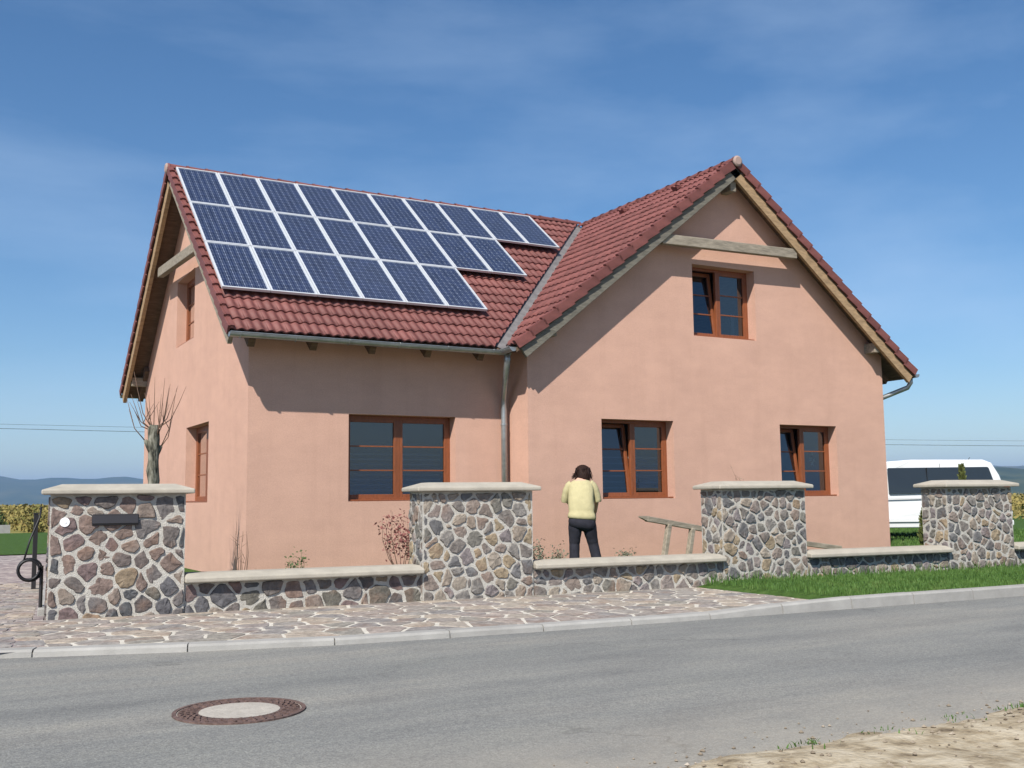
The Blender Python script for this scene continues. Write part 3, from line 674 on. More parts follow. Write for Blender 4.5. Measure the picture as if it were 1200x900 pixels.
# panel layout on the main slope (distance along slope from the eave)
PU, S0, S1, PVV = .782, 5.981, .0635, 1.6428
def under_panel(xc, s):
    for row, cnt in ((0, 10), (1, 8), (2, 6)):
        if S0-(row+1)*PVV+.12 < s < S0-row*PVV-.02 and xc < -GV+S1+cnt*PU-.1: return True
    return False
c1 = 1/math.hypot(1, K1); u1 = Vector((0, c1, K1*c1)); n1 = Vector((0, -K1*c1, c1))
c2 = 1/math.hypot(1, K2); u2 = Vector((c2, 0, K2*c2)); n2 = Vector((-K2*c2, 0, c2))
vdir = Vector((XM-XE, YJ+EV, 0)).normalized(); vnrm = Vector((vdir.y, -vdir.x, 0))   # valley normal pointing to the wing (+x,-y)
SL1 = (D/2+EV)/c1; SL2 = (XM-XE)/c2
nind = 0
VW = .10
nr1 = int(SL1/TG)
for r in range(nr1+1):
    s = r*TG-.03
    if s > SL1-.12: continue
    for c in range(40):
        x = -GV+c*TW; o = Vector((x, -EV, ZE))+u1*s+n1*rng.uniform(-.003, .003)
        ce = o+X*TW/2+u1*TG/2
        dv = (ce-Vector((XE, -EV, 0))); dd = dv.x*vnrm.x+dv.y*vnrm.y
        if dd > -VW+.24: continue
        if x > XM: break
        k_ = min(1, (SL1-.02-s)/(TG+.075)); mtx = Matrix(((1, u1.x*k_, n1.x, o.x), (0, u1.y*k_, n1.y, o.y), (0, u1.z*k_, n1.z, o.z), (0, 0, 0, 1)))
        cut = (Vector((XE, -EV, 0))-vnrm*VW, vnrm) if dd > -VW-.3 else None
        ind = not under_panel(x+TW/2, s+TG/2) and nind < 298
        nind += put_tile(mtx, ind, cut)
nr2 = int(SL2/TG)
for r in range(nr2+1):
    s = r*TG-.03
    if s > SL2-.12: continue
    for c in range(40):
        y = YF+.02+(c+1)*TW; o = Vector((XE, y, ZE))+u2*s+n2*rng.uniform(-.003, .003)
        ce = o-Y*TW/2+u2*TG/2
        if ce.y > D/2+.2: break
        dv = ce-Vector((XE, -EV, 0)); dd = dv.x*vnrm.x+dv.y*vnrm.y
        if dd < VW-.24: continue
        k_ = min(1, (SL2-.02-s)/(TG+.075)); mtx = Matrix(((0, u2.x*k_, n2.x, o.x), (-1, u2.y*k_, n2.y, o.y), (0, u2.z*k_, n2.z, o.z), (0, 0, 0, 1)))
        cut = (Vector((XE, -EV, 0))+vnrm*VW, -vnrm) if dd < VW+.3 else None
        nind += put_tile(mtx, nind < 298, cut)
# right slope of the wing and rear slope: joined tiling
c3 = 1/math.hypot(1, K2R); SL3 = (XR-XM)/c3; u3 = Vector((-c3, 0, K2R*c3)); n3 = Vector((K2R*c3, 0, c3)); u4 = Vector((0, -c1, K1*c1)); n4 = Vector((0, K1*c1, c1))
tv = [v.co.copy() for v in TM.vertices]; tf = [tuple(p.vertices) for p in TM.polygons]
def stuff_tile(mtx): stuff.add([mtx @ v for v in tv], tf)
for r in range(nr2+1):
    s = r*TG-.03
    if s > SL3-.12: continue
    k_ = min(1, (SL3-.02-s)/(TG+.075))
    for c in range(36):
        o = Vector((XR, YF+.02+c*TW, ZE))+u3*s
        stuff_tile(Matrix(((0, u3.x*k_, n3.x, o.x), (1, u3.y*k_, n3.y, o.y), (0, u3.z*k_, n3.z, o.z), (0, 0, 0, 1))))
for r in range(nr1+1):
    s = r*TG-.03
    if s > SL1-.12: continue
    k_ = min(1, (SL1-.02-s)/(TG+.075))
    for c in range(32):
        x = -GV+(c+1)*TW; o = Vector((x, YB, ZE))+u4*s
        if (o+u4*.2).y-D/2 < (x-XE)*-0 and False: continue
        if x-XE > (XM-XE)*s/SL1: continue
        stuff_tile(Matrix(((-1, u4.x*k_, n4.x, o.x), (0, u4.y*k_, n4.y, o.y), (0, u4.z*k_, n4.z, o.z), (0, 0, 0, 1))))
tag(stuff.build('roof_tiling', M['tile'], roofo), kind='stuff')
# verge tiles: L-shaped side flanges, one per course
def verge(o0, u, nn, side, count, name='verge_tile'):
    me = None
    mb = MB(); Lg = TG+.03; a = Vector(side)
    # local: x=side outward, y=up slope, z=normal
    mb.box(-.012, .020, -.005, Lg, -.085, .066); mb.box(-.075, -.0125, 0, Lg, .040, .074)
    # slight taper/step: raise lower end
    mb.v = [(x_, y_, z_+.042*(1-y_/Lg)-.022) for x_, y_, z_ in mb.v]
    me = mb.mesh(name, M['tile'])
    for r in range(count):
        o = o0+u*(r*TG-.02)+nn*rng.uniform(-.002, .002)
        inst(name, me, roofo, Matrix(((a.x, u.x, nn.x, o.x), (a.y, u.y, nn.y, o.y), (a.z, u.z, nn.z, o.z), (0, 0, 0, 1))))
verge(Vector((-GV-.005, -EV, ZE)), u1, n1, (-1, 0, 0), 19)
verge(Vector((-GV-.005, YB, ZE)), u4, n4, (-1, 0, 0), 19)
verge(Vector((XE, YF-.0, ZE)), u2, n2, (0, -1, 0), 18)
verge(Vector((XR, YF-.0, ZE)), u3, n3, (0, -1, 0), 18)
# ridge tiles
def ridge(a, b, name='ridge_tile'):
    a = Vector(a); b = Vector(b); d = (b-a).normalized(); sd = d.cross(Vector((0, 0, 1))).normalized(); ln = (b-a).length; n = int(round(ln/.36)); st = ln/n
    mb = MB(); rings = []
    for t, rr in ((0, .118), (.04, .122), (.05, .112), (st+.03, .098)):
        rings.append([(rr*math.cos(math.pi*k/8)*1.06, t, rr*math.sin(math.pi*k/8)*.9-.01) for k in range(9)])
    mb.loft(rings, closed=False, caps=False); m2 = mb.mesh(name, M['tile'])
    for i in range(n):
        o = a+d*(i*st)+Vector((0, 0, rng.uniform(-.003, .003)))
        inst(name, m2, roofo, Matrix(((sd.x, d.x, 0, o.x), (sd.y, d.y, 0, o.y), (0, 0, 1, o.z), (0, 0, 0, 1))))
ridge((-GV-.02, D/2, H-.015), (XM-.05, D/2, H-.015)); ridge((XM, YF-.03, HW-.015), (XM, D/2, HW-.015))
for nm, p, d in (('ridge_end_cap', Vector((XM, YF-.045, HW-.02)), -Y), ('ridge_end_cap', Vector((-GV-.035, D/2, H-.02)), -X)):
    e_ = MB(); sd = d.cross(Vector((0, 0, 1))); rr = .105
    rings = [[p-d*.03+sd*rr*math.cos(t*math.pi/8)+Vector((0, 0, rr*math.sin(t*math.pi/8))) for t in range(16)], [p+sd*rr*math.cos(t*math.pi/8)+Vector((0, 0, rr*math.sin(t*math.pi/8))) for t in range(16)], [p+d*.02+sd*rr*.7*math.cos(t*math.pi/8)+Vector((0, 0, rr*.7*math.sin(t*math.pi/8))) for t in range(16)]]
    e_.loft(rings); fixn(e_.build(nm, mat('cap_clay', (.34, .25, .22), .8) if nm else None, roofo))
# vent tiles on the wing slope
for (s, y) in ((SL2-.55, .15), (SL2-.55, 2.0)):
    o = Vector((XE, y, ZE))+u2*s+n2*.05; v_ = MB(); v_.add([o, o+Y*.16, o+Y*.16+u2*.2, o+u2*.2, o+n2*.07, o+Y*.16+n2*.07], [(0, 1, 5, 4), (4, 5, 2, 3), (0, 4, 3), (1, 2, 5)]); v_.build('vent_tile', M['tile'], roofo)
# valley flashing
va = Vector((XE-.02, -EV-.03, ZE-.0)); vb = Vector((XM, YJ, HW))
fl2 = MB(); w_ = .22
def onmain(p): return Vector((p.x, p.y, ZE+K1*(p.y+EV)-.005))
def onwing(p): return Vector((p.x, p.y, ZE+K2*(p.x-XE)-.005))
A0, B0 = va.copy(), vb-vdir*.05
mid = [Vector((p.x, p.y, (onmain(p).z+onwing(p).z)/2-.01)) for p in (A0, B0)]
fl2.quad(onmain(A0-vnrm*w_), mid[0], mid[1], onmain(B0-vnrm*w_)); fl2.quad(mid[0], onwing(A0+vnrm*w_), onwing(B0+vnrm*w_), mid[1])
fl2.build('valley_flashing', M['lead'], roofo)
# barge boards, rafters, purlins, collar beams
def slope_board(a, u, nn, ln, side, th, dep, top, m, name, start=0):
    b = MB(); a = Vector(a); side = Vector(side)
    P = []
    for s in (start, ln):
        for q, z in ((0, top), (th, top), (th, top-dep), (0, top-dep)): P.append(a+u*s+side*q+nn*z)
    b.add(P, [(0, 1, 2, 3), (7, 6, 5, 4), (0, 4, 5, 1), (1, 5, 6, 2), (2, 6, 7, 3), (3, 7, 4, 0)]); o = hb(b, name, m); fixn(o); return bevel(o, .006)
slope_board((XE, YF+.03, ZE), u2, n2, SL2-.02, (0, 1, 0), .07, .18, -.1, M['wood_shaded'], 'barge_board', .02)
slope_board((XR, YF+.03, ZE), u3, n3, SL3-.02, (0, 1, 0), .07, .18, -.1, M['wood_tan'], 'barge_board', -.02)
slope_board((-GV+.03, -EV, ZE), u1, n1, SL1-.02, (1, 0, 0), .07, .17, -.1, M['wood_old'], 'barge_board', .04)
slope_board((-GV+.03, YB, ZE), u4, n4, SL1-.02, (1, 0, 0), .08, .2, -.1, M['wood_tan'], 'barge_board', -.02)
# rafter tails below the front eave
for i in range(5):
    x = -.12+i*.98
    slope_board((x, -EV+.05, ZE), u1, n1, 1.0, (1, 0, 0), .11, .14, -.127, M['wood_dark'], 'rafter')
for i in range(7):
    slope_board((-.10+i*.98, YB-.05, ZE), u4, n4, 1.0, (1, 0, 0), .11, .14, -.127, M['wood_dark'], 'rafter')
for i in range(8):
    slope_board((XR-.05, -.5+i*1.1, ZE), u3, n3, .9, (0, 1, 0), .11, .14, -.127, M['wood_dark'], 'rafter')
def purlin(a, b, w2, h2, m=None, name='purlin'):
    q = MB(); q.beam(a, b, w2, h2); o = hb(q, name, m or M['wood_old']); return bevel(o, .01)
for x, z in ((XM, HW-.36-.12), (4.95, wz(4.95)-.30), (12.80, wz(12.80)-.33)):
    purlin((x, YF+.11, z), (x, -P_+.3, z), .14, .2)
for y in (D/2, .12, D-.12): purlin((-GV+.12, y, mz(y)-.34 if y != D/2 else H-.46), (.3, y, mz(y)-.34 if y != D/2 else H-.46), .14, .2)
purlin((7.30, -.955, 5.995), (10.62, -.955, 6.055), .12, .19, M['wood_old'], 'collar_beam')
purlin((-.25, 2.60, 5.82), (-.25, 6.1, 6.02), .12, .19, M['wood_old'], 'collar_beam')
# gutters
def gutter(a, b, name='gutter', r0=.07):
    a = Vector(a); b = Vector(b); d = (b-a).normalized(); sd = d.cross(Vector((0, 0, 1))).normalized()
    q = MB(); rings = []
    for p in (a, b):
        ring = [p+sd*r0*math.cos(math.pi+math.pi*k/10)+Vector((0, 0, r0*math.sin(math.pi+math.pi*k/10))) for k in range(11)]
        ring += [p+sd*(r0-.006)*math.cos(2*math.pi-math.pi*k/10)+Vector((0, 0, (r0-.006)*math.sin(2*math.pi-math.pi*k/10))) for k in range(11)]
        rings.append(ring)
    q.loft(rings); 
    # rolled front bead
    for s in (-1, 1): q.tube([a+sd*s*r0, b+sd*s*r0], .009, 6)
    for p, s in ((a, -1), (b, 1)): q.add([p+d*s*.003+sd*r0*math.cos(math.pi+math.pi*k/10)+Vector((0, 0, r0*math.sin(math.pi+math.pi*k/10))) for k in range(11)], [tuple(range(11))])
    return hb(q, name, M['zinc'], smooth=False)
GYZ = ZE-.045
g1 = gutter((-GV, -EV-.055, GYZ), (XE+.10, -EV-.055, GYZ-.02)); gutter((XE-.055, YF+.06, GYZ), (XE-.055, -EV-.13, GYZ-.01))
gutter((-GV, YB+.055, GYZ), (XE, YB+.055, GYZ)); gutter((XR+.055, YF+.0, GYZ), (XR+.055, YB, GYZ))
for i in range(6):
    q = MB(); x = -.3+i*.85; ring = [Vector((x, -EV-.055+.077*math.cos(math.pi+math.pi*k/8), GYZ+.077*math.sin(math.pi+math.pi*k/8))) for k in range(9)]
    for p0, p1 in zip(ring, ring[1:]): q.beam(p0, p1, .025, .005, (1, 0, 0))
    q.build('bracket', M['zinc'], g1)
dp = MB(); dx = 4.40
dp.tube([(4.24, -EV-.055, GYZ-.05), (4.24, -EV-.055, GYZ-.17), (4.25, -EV-.02, GYZ-.27), (4.42, -.17, GYZ-.72), (4.44, -.115, GYZ-.82), (4.44, -.11, GYZ-1.0), (4.44, -.11, .2)], .052, 12)
dpo = hb(dp, 'downpipe', M['zinc'], smooth=True)
for z in (3.62, 2.55, 1.4): 
    q = MB(); yy, xx = (-.11, 4.44) if z < 3 else (-EV-.055, 4.24)
    q.tube([(xx, yy, z), (xx, yy, z+.03)], .060, 12); q.build('pipe_clamp', M['zinc'], dpo)
dp = MB(); dp.tube([(XR+.055, YF+.18, GYZ-.04), (XR+.055, YF+.18, GYZ-.16), (XR+.03, YF+.24, GYZ-.26), (X2+.12, -.35, GYZ-.52), (X2+.07, -.25, GYZ-.62), (X2+.07, -.25, .2)], .05, 12); hb(dp, 'downpipe', M['zinc'], smooth=True)

# ---- mounting rails and solar panels
OFF = .12
K1p = 3.973/(8.963/2+.563); c1p = 1/math.hypot(1, K1p); u1p = Vector((0, c1p, K1p*c1p)); n1p = Vector((0, -K1p*c1p, c1p))
def pp(x, s, h): return Vector((x, -EV, 3.857))+u1p*s+n1p*h
ORD = ['first', 'second', 'third', 'fourth', 'fifth', 'sixth', 'seventh', 'eighth', 'ninth', 'tenth']
for row, cnt in ((0, 10), (1, 8), (2, 6)):
    for fr2 in (.22, .78):
        s = S0-(row+fr2)*PVV; q = MB(); a, b = pp(-GV+S1+.03, s, .082), pp(-GV+S1+cnt*PU-.03, s, .082); q.beam(a, b, .04, .045, n1); q.build('mounting_rail', M['alu'], roofo)
PW, PH = PU-.012, PVV-.014
fm_ = MB()   # frame in local coords x 0..PW, y 0..PH (up slope), z thickness
FW = .030
fm_.box(0, FW, 0, PH, -.038, .004); fm_.box(PW-FW, PW, 0, PH, -.038, .004); fm_.box(FW, PW-FW, 0, FW, -.038, .004); fm_.box(FW, PW-FW, PH-FW, PH, -.038, .004)
FRM = fm_.mesh('frame', M['alu']); b_ = MB(); b_.quad((FW-.002, FW-.002, -.010), (PW-FW+.002, FW-.002, -.010), (PW-FW+.002, PH-FW+.002, -.010), (FW-.002, PH-FW+.002, -.010)); BCK = b_.mesh('backsheet', M['back'])
b_ = MB(); b_.quad((FW-.001, FW-.001, -.002), (PW-FW+.001, FW-.001, -.002), (PW-FW+.001, PH-FW+.001, -.002), (FW-.001, PH-FW+.001, -.002)); GLS = b_.mesh('glass_pane', M['pvglass'])
cl = MB(); cw = (PW-2*FW-.02)/6; ch = (PH-2*FW-.02)/12
for i in range(6):
    for j in range(12):
        x0 = FW+.01+i*cw; y0 = FW+.01+j*ch; ga = .0028; t = .012
        cl.quad(*[(x, y, -.008) for x, y in ((x0+ga+t, y0+ga), (x0+cw-ga-t, y0+ga), (x0+cw-ga, y0+ga+t), (x0+cw-ga, y0+ch-ga-t), (x0+cw-ga-t, y0+ch-ga), (x0+ga+t, y0+ch-ga), (x0+ga, y0+ch-ga-t), (x0+ga, y0+ga+t))])
CLS = cl.mesh('cells', M['cell'])
bb = MB()
for i in range(6):
    for k in (.3, .7):
        x0 = FW+.01+(i+k)*cw; bb.quad((x0-.0013, FW+.01, -.0065), (x0+.0013, FW+.01, -.0065), (x0+.0013, PH-FW-.01, -.0065), (x0-.0013, PH-FW-.01, -.0065))
BUS = bb.mesh('busbars', M['back'])
for row, cnt, rn in ((0, 10, 'top row below the ridge'), (1, 8, 'middle row'), (2, 6, 'lowest row above the gutter')):
    for i in range(cnt):
        o = pp(-GV+S1+i*PU+.006, S0-(row+1)*PVV+.007, OFF+.03)
        e_ = tag(empty('solar_panel'), 'blue solar panel in the %s, %s from the side gable' % (rn, ORD[i]), 'solar panel', 'solar panels on the roof')
        jt = rng.uniform(-.0015, .0015)
        e_.matrix_world = Matrix(((1, u1p.x, n1p.x, o.x), (0, u1p.y, n1p.y, o.y), (0, u1p.z, n1p.z, o.z+jt), (0, 0, 0, 1)))
        inst('frame', FRM, e_); inst('backsheet', BCK, e_); tag(inst('cells', CLS, e_), kind='stuff'); tag(inst('busbars', BUS, e_), kind='stuff'); inst('glass_pane', GLS, e_)

# ================================================================== STONE WALL
wall = tag(empty('stone_wall', wpt(0, 0, 0)), 'low field stone boundary wall with capped pillars along the pavement', 'wall')
woff = wpt(0, 0, 0)
WM = Matrix(((WT.x, WN.x, 0, WA.x), (WT.y, WN.y, 0, WA.y), (0, 0, 1, 0), (0, 0, 0, 1)))
wall.matrix_world = WM      # local: x along wall, y into the garden, z up
rw = random.Random(21)
def stones_on(face_w, face_h, size, parent, to3, m, seed, holes=(), gap=(.008, .018)):
    r = random.Random(seed); seeds = []; tries = 0
    while tries < 3000:
        tries += 1; p = (r.uniform(0, face_w), r.uniform(0, face_h)); ms = r.uniform(size*.58, size*1.2)
        if all((q[0]-p[0])**2+((q[1]-p[1])*.95)**2 > ms*ms for q in seeds): seeds.append(p)
    wts = [r.uniform(-1, 1)*(size*.42)**2 for q in seeds]
    for c in voronoi([(0, 0), (face_w, 0), (face_w, face_h), (0, face_h)], seeds, 0, wts):
        q = inset(c, r.uniform(*gap))
        if len(q) < 3 or abs(area(q)) < .0015: continue
        q = rounded(q, .020, .0085, r)
        h = r.uniform(.002, .024)
        V, F = stone_mb(q, -.03, h, .010, .006, r, to3)
        MB().add(V, F).build('stone', m, parent)
def coping(name, x0, x1, y0, y1, z0, edge, top, parent, hip=.16, hipx=None):
    # slab with a sloping (hipped) top
    hx = hip if hipx is None else hipx
    b = MB(); b.add([(x0, y0, z0), (x1, y0, z0), (x1, y1, z0), (x0, y1, z0), (x0, y0, z0+edge), (x1, y0, z0+edge), (x1, y1, z0+edge), (x0, y1, z0+edge), (x0+hx, y0+hip, top), (x1-hx, y0+hip, top), (x1-hx, y1-hip, top), (x0+hx, y1-hip, top)],
        [(0, 3, 2, 1), (0, 1, 5, 4), (1, 2, 6, 5), (2, 3, 7, 6), (3, 0, 4, 7), (4, 5, 9, 8), (5, 6, 10, 9), (6, 7, 11, 10), (7, 4, 8, 11), (8, 9, 10, 11)])
    o = b.build(name, M['cap'], parent); return bevel(o, .014, 2)
PD = .52
PILL = [(0, 1.40), (4.20, 5.68), (8.57, 10.0), (12.70, 14.06)]
WB0 = -.02
for i, (a, b) in enumerate(PILL):
    core = MB(); core.box(a, b, 0, PD, WB0, 1.38); po = core.build('pillar', M['mortar'], wall)
    po['label'] = ['pillar holding a letter slot', 'pillar beside the person', 'pillar beside the wooden trestle', 'pillar beside the small evergreen'][i]
    sz = (.225, .19, .165, .165)[i]; m = M['stone'] if i == 0 else M['stone_b']
    stones_on(b-a, 1.36, sz, po, lambda u, v, w_, a=a: (a+u, -w_, v+.01), m, 100+i, gap=(.009, .022) if i == 0 else (.008, .017))
    stones_on(PD, 1.36, .18, po, lambda u, v, w_, a=a: (a-w_, PD-u, v+.01), m, 200+i)
    coping('coping', a-.09, b+.09, -.10, PD+.08, 1.383, .05, 1.495, po, hip=.2)
LOW = [(1.40, 4.20), (5.68, 8.57), (10.0, 12.70), (14.06, 17.5)]
for i, (a, b) in enumerate(LOW):
    core = MB(); core.box(a+.002, b-.002, .03, .36, WB0, .385); lo = core.build('low_wall', M['mortar'], wall)
    stones_on(b-a, .37, (.25, .20, .18, .19)[i], lo, lambda u, v, w_, a=a: (a+u, .03-w_, v+.01), M['stone'] if i == 0 else M['stone_b'], 300+i)
    coping('coping', a+.005, b+.0 if i < 3 else b, -.09, .46, .388, .055, .485, lo, hip=.14, hipx=.02)
# letter slot and doorbell on the first pillar
p1 = [c for c in wall.children if c.name.startswith('pillar')][0]
lt = MB(); lt.box(.42, .90, -.035, .01, 1.04, 1.165); lo = lt.build('letter_slot', M['dark'], p1); bevel(lo, .008)
lt = MB(); lt.add([(.425, -.036, 1.15), (.895, -.036, 1.15), (.895, -.060, 1.065), (.425, -.060, 1.065), (.425, -.036, 1.06), (.895, -.036, 1.06)], [(0, 1, 2, 3), (3, 2, 5, 4), (0, 3, 4), (1, 5, 2)]); lt.build('flap', M['dark'], lo)
ds = MB(); ds.tube([(.15, .0, 1.085), (.15, -.026, 1.085)], .050, 24); ds.tube([(.15, -.026, 1.085), (.15, -.030, 1.085)], .018, 16); ds.build('doorbell', mat('white_plastic', (.85, .85, .85), .3), p1)

# ================================================================== MANHOLE
mc = Vector((-2.51, -9.42, 0))
mh = tag(empty('manhole_cover', mc), 'round rusty iron manhole cover with a concrete centre set in the road', 'manhole')
def ringmb(r0, r1, z0, z1, seg=48):
    b = MB(); rings = []
    for (r, z) in ((r0, z0), (r0, z1), (r1, z1), (r1, z0)): rings.append([(r*math.cos(2*math.pi*k/seg), r*math.sin(2*math.pi*k/seg), z) for k in range(seg)])
    b.loft(rings, caps=False); return b
ringmb(.375, .40, -.03, .010).build('frame', M['iron'], mh); ringmb(.245, .368, -.03, .006).build('iron_rim', M['iron'], mh)
c = MB(); c.add([(.243*math.cos(2*math.pi*k/40), .243*math.sin(2*math.pi*k/40), .007) for k in range(40)]+[(0, 0, .010)], [(k, (k+1) % 40, 40) for k in range(40)]); c.build('concrete_centre', M['lidcon'], mh)
st = MB()
for rr, nn_ in ((.275, 30), (.31, 34), (.345, 38)):
    for k in range(nn_):
        t = 2*math.pi*(k+.5*(nn_ % 4 == 2))/nn_; ce = Vector((rr*math.cos(t), rr*math.sin(t), .006)); d = Vector((math.cos(t+.6), math.sin(t+.6), 0)); st.beam(ce-d*.013, ce+d*.013, .017, .014)
tag(st.build('studs', M['iron'], mh), kind='stuff')
c = MB(); c.add([(.374*math.cos(2*math.pi*k/40), .374*math.sin(2*math.pi*k/40), .0045) for k in range(40)], [tuple(range(40))]); c.build('grit_bed', M['lidcon'], mh)

# ================================================================== PERSON
def skin_mesh(name, verts, edges, radii, m, parent, sub=2, root=0):
    me = bpy.data.meshes.new(name); me.from_pydata(verts, edges, []); o = bpy.data.objects.new(name, me); COL.objects.link(o)
    sk = o.modifiers.new('s', 'SKIN'); sk.use_smooth_shade = True; sb = o.modifiers.new('b', 'SUBSURF'); sb.levels = sub; sb.render_levels = sub
    for i, r in enumerate(radii):
        d = me.skin_vertices[0].data[i]; d.radius = r if isinstance(r, tuple) else (r, r); d.use_root = (i == root)
    dg = bpy.context.evaluated_depsgraph_get(); ev = o.evaluated_get(dg); nm = bpy.data.meshes.new_from_object(ev); bpy.data.objects.remove(o); bpy.data.meshes.remove(me)
    nm.materials.clear(); nm.materials.append(m); nm.polygons.foreach_set('use_smooth', [True]*len(nm.polygons)); nm.name = name
    o = bpy.data.objects.new(name, nm); COL.objects.link(o); o.parent = parent; return o
pers = empty('person', (4.60, -2.3, .18)); pers.rotation_euler = (0, 0, -yaw)    # local x = right, y = away from camera, z up
tag(pers, 'person in a pale yellow sweater and dark trousers bending by the house wall', 'person')
hip_z = .84
BV = [(0, .0, .90), (0, .03, 1.04), (0, .11, 1.22), (.01, .17, 1.34), (.02, .21, 1.415), (.04, .245, 1.46), (.05, .28, 1.515), (.05, .30, 1.565),
      (-.15, .17, 1.30), (-.228, .22, 1.09), (-.17, .42, 1.02), (-.12, .50, .99),
      (.17, .17, 1.30), (.258, .20, 1.08), (.245, .34, .92), (.235, .40, .85),
      (-.095, 0, .80), (-.12, .02, .46), (-.125, -.03, .08), (-.13, .08, .03),
      (.10, 0, .80), (.17, .04, .46), (.235, -.01, .08), (.245, .10, .03)]
BE = [(0, 1), (1, 2), (2, 3), (3, 4), (4, 5), (5, 6), (6, 7), (3, 8), (8, 9), (9, 10), (10, 11), (3, 12), (12, 13), (13, 14), (14, 15), (0, 16), (16, 17), (17, 18), (18, 19), (0, 20), (20, 21), (21, 22), (22, 23)]
BR = [(.13, .10), (.12, .09), (.13, .095), (.12, .085), (.05, .05), (.055, .065), (.082, .10), (.06, .075), .05, .038, .03, .028, .05, .038, .03, .028, .085, .055, .038, .03, .085, .055, .038, .03]
skin_mesh('body', BV, BE, BR, M['skin'], pers)
# hands with fingers
def hand(wr, dirv, side, nm):
    wr = Vector(wr); d = Vector(dirv).normalized(); s = Vector((1, 0, 0)); s = (s-d*s.dot(d)).normalized(); n = d.cross(s)
    V = [wr, wr+d*.05, wr+d*.085]; E_ = [(0, 1), (1, 2)]; Rr = [(.024, .018), (.036, .015), (.034, .013)]
    for k, (off, ln) in enumerate(((-.028, .065), (-.010, .075), (.010, .072), (.027, .058))):
        b = len(V); V += [wr+d*.09+s*off, wr+d*(.09+ln*.55)+s*off*1.1+n*.012, wr+d*(.09+ln)+s*off*1.1+n*.035]; E_ += [(2, b), (b, b+1), (b+1, b+2)]; Rr += [.009, .0085, .007]
    b = len(V); V += [wr+d*.035+s*side*.032, wr+d*.07+s*side*.055+n*.012, wr+d*.095+s*side*.06+n*.02]; E_ += [(1, b), (b, b+1), (b+1, b+2)]; Rr += [.011, .0095, .008]
    return skin_mesh(nm, V, E_, Rr, M['skin'], pers, 1)
hand((-.12, .50, .99), (.25, .9, -.25), 1, 'hand'); hand((.235, .40, .85), (-.1, .65, -.6), -1, 'hand')
# sweater, trousers, hair, shoes
rp_ = random.Random(77)
def cloth_ring(cx_, cy_, z, a, b_, n=28, e=.82, fold=.0):
    o = []
    for k in range(n):
        t = 2*math.pi*k/n; c_, s_ = math.cos(t), math.sin(t); f_ = 1+fold*noise.noise(Vector((c_*3.2, s_*3.2, z*7)))
        o.append((cx_+a*math.copysign(abs(c_)**e, c_)*f_, cy_+b_*math.copysign(abs(s_)**e, s_)*f_, z+.02*(cx_*0+c_*.0)-.030*c_*max(0, (.95-z)/.15)*.5))
    return o
sw = MB(); sw.loft([cloth_ring(*q, fold=f_) for q, f_ in (((0, -.005, .775, .200, .138), .04), ((0, -.005, .785, .218, .155), .06), ((0, -.005, .82, .222, .158), .10), ((0, .0, .86, .212, .150), .10), ((0, .008, .895, .197, .138), .06), ((0, .015, .92, .203, .144), .10), ((.0, .03, .98, .206, .150), .11), ((.0, .055, 1.05, .203, .152), .10), ((.0, .08, 1.12, .199, .152), .08), ((.002, .11, 1.19, .197, .150), .07), ((.004, .14, 1.26, .195, .142), .05), ((.006, .165, 1.32, .178, .128), .04), ((.01, .185, 1.36, .145, .108), .02), ((.014, .20, 1.39, .095, .082), 0), ((.018, .212, 1.405, .06, .062), 0))])
swo = sw.build('sweater', M['shirt'], pers, True)
for sd_, pts_ in ((-1, [(-.135, .165, 1.325), (-.178, .175, 1.285), (-.212, .19, 1.215), (-.232, .205, 1.14), (-.243, .225, 1.07), (-.246, .235, 1.045)]), (1, [(.142, .165, 1.33), (.188, .172, 1.29), (.226, .18, 1.22), (.25, .19, 1.14), (.266, .20, 1.07), (.27, .205, 1.04)])):
    q = MB(); fine = []; rads = []
    base_r = [.062, .068, .066, .063, .062, .055]
    for i in range(len(pts_)-1):
        for k in range(4): fine.append(Vector(pts_[i]).lerp(Vector(pts_[i+1]), k/4)); rads.append((base_r[i]+(base_r[i+1]-base_r[i])*k/4)*(1+.022*math.sin((i*4+k)*1.1+sd_)))
    fine.append(Vector(pts_[-1])); rads.append(.058); q.tube(fine, rads, 14); q.build('sleeve', M['shirt'], swo, True)
tr_ = MB(); tr_.loft([cloth_ring(*q, fold=.04) for q in ((0, 0, .90, .13, .09), (0, -.01, .84, .17, .12), (0, -.012, .79, .190, .132), (0, -.013, .765, .204, .146), (.002, -.015, .72, .212, .158), (.004, -.01, .65, .205, .145), (.004, -.005, .61, .15, .10), (.004, 0, .59, .08, .06))])
for pts_, rr_ in (([(-.098, -.008, .74), (-.104, -.004, .62), (-.112, .01, .50), (-.118, .022, .40), (-.122, .0, .26), (-.126, -.02, .13), (-.128, -.022, .045)], [.108, .108, .092, .082, .078, .079, .084]), ([(.104, -.008, .74), (.122, -.002, .62), (.148, .02, .50), (.17, .034, .40), (.20, .015, .26), (.225, .0, .13), (.238, -.002, .045)], [.108, .108, .092, .082, .078, .079, .084])):
    fine = []; rads = []
    for i in range(len(pts_)-1):
        for k in range(5): fine.append(Vector(pts_[i]).lerp(Vector(pts_[i+1]), k/5)); rads.append((rr_[i]+(rr_[i+1]-rr_[i])*k/5)*(1+.012*math.sin((i*5+k)*1.3+pts_[0][0]*30)))
    fine.append(Vector(pts_[-1])); rads.append(rr_[-1]); tr_.tube(fine, rads, 16)
tr_.build('trousers', M['trouser'], pers, True)
hr = MB(); rings = []
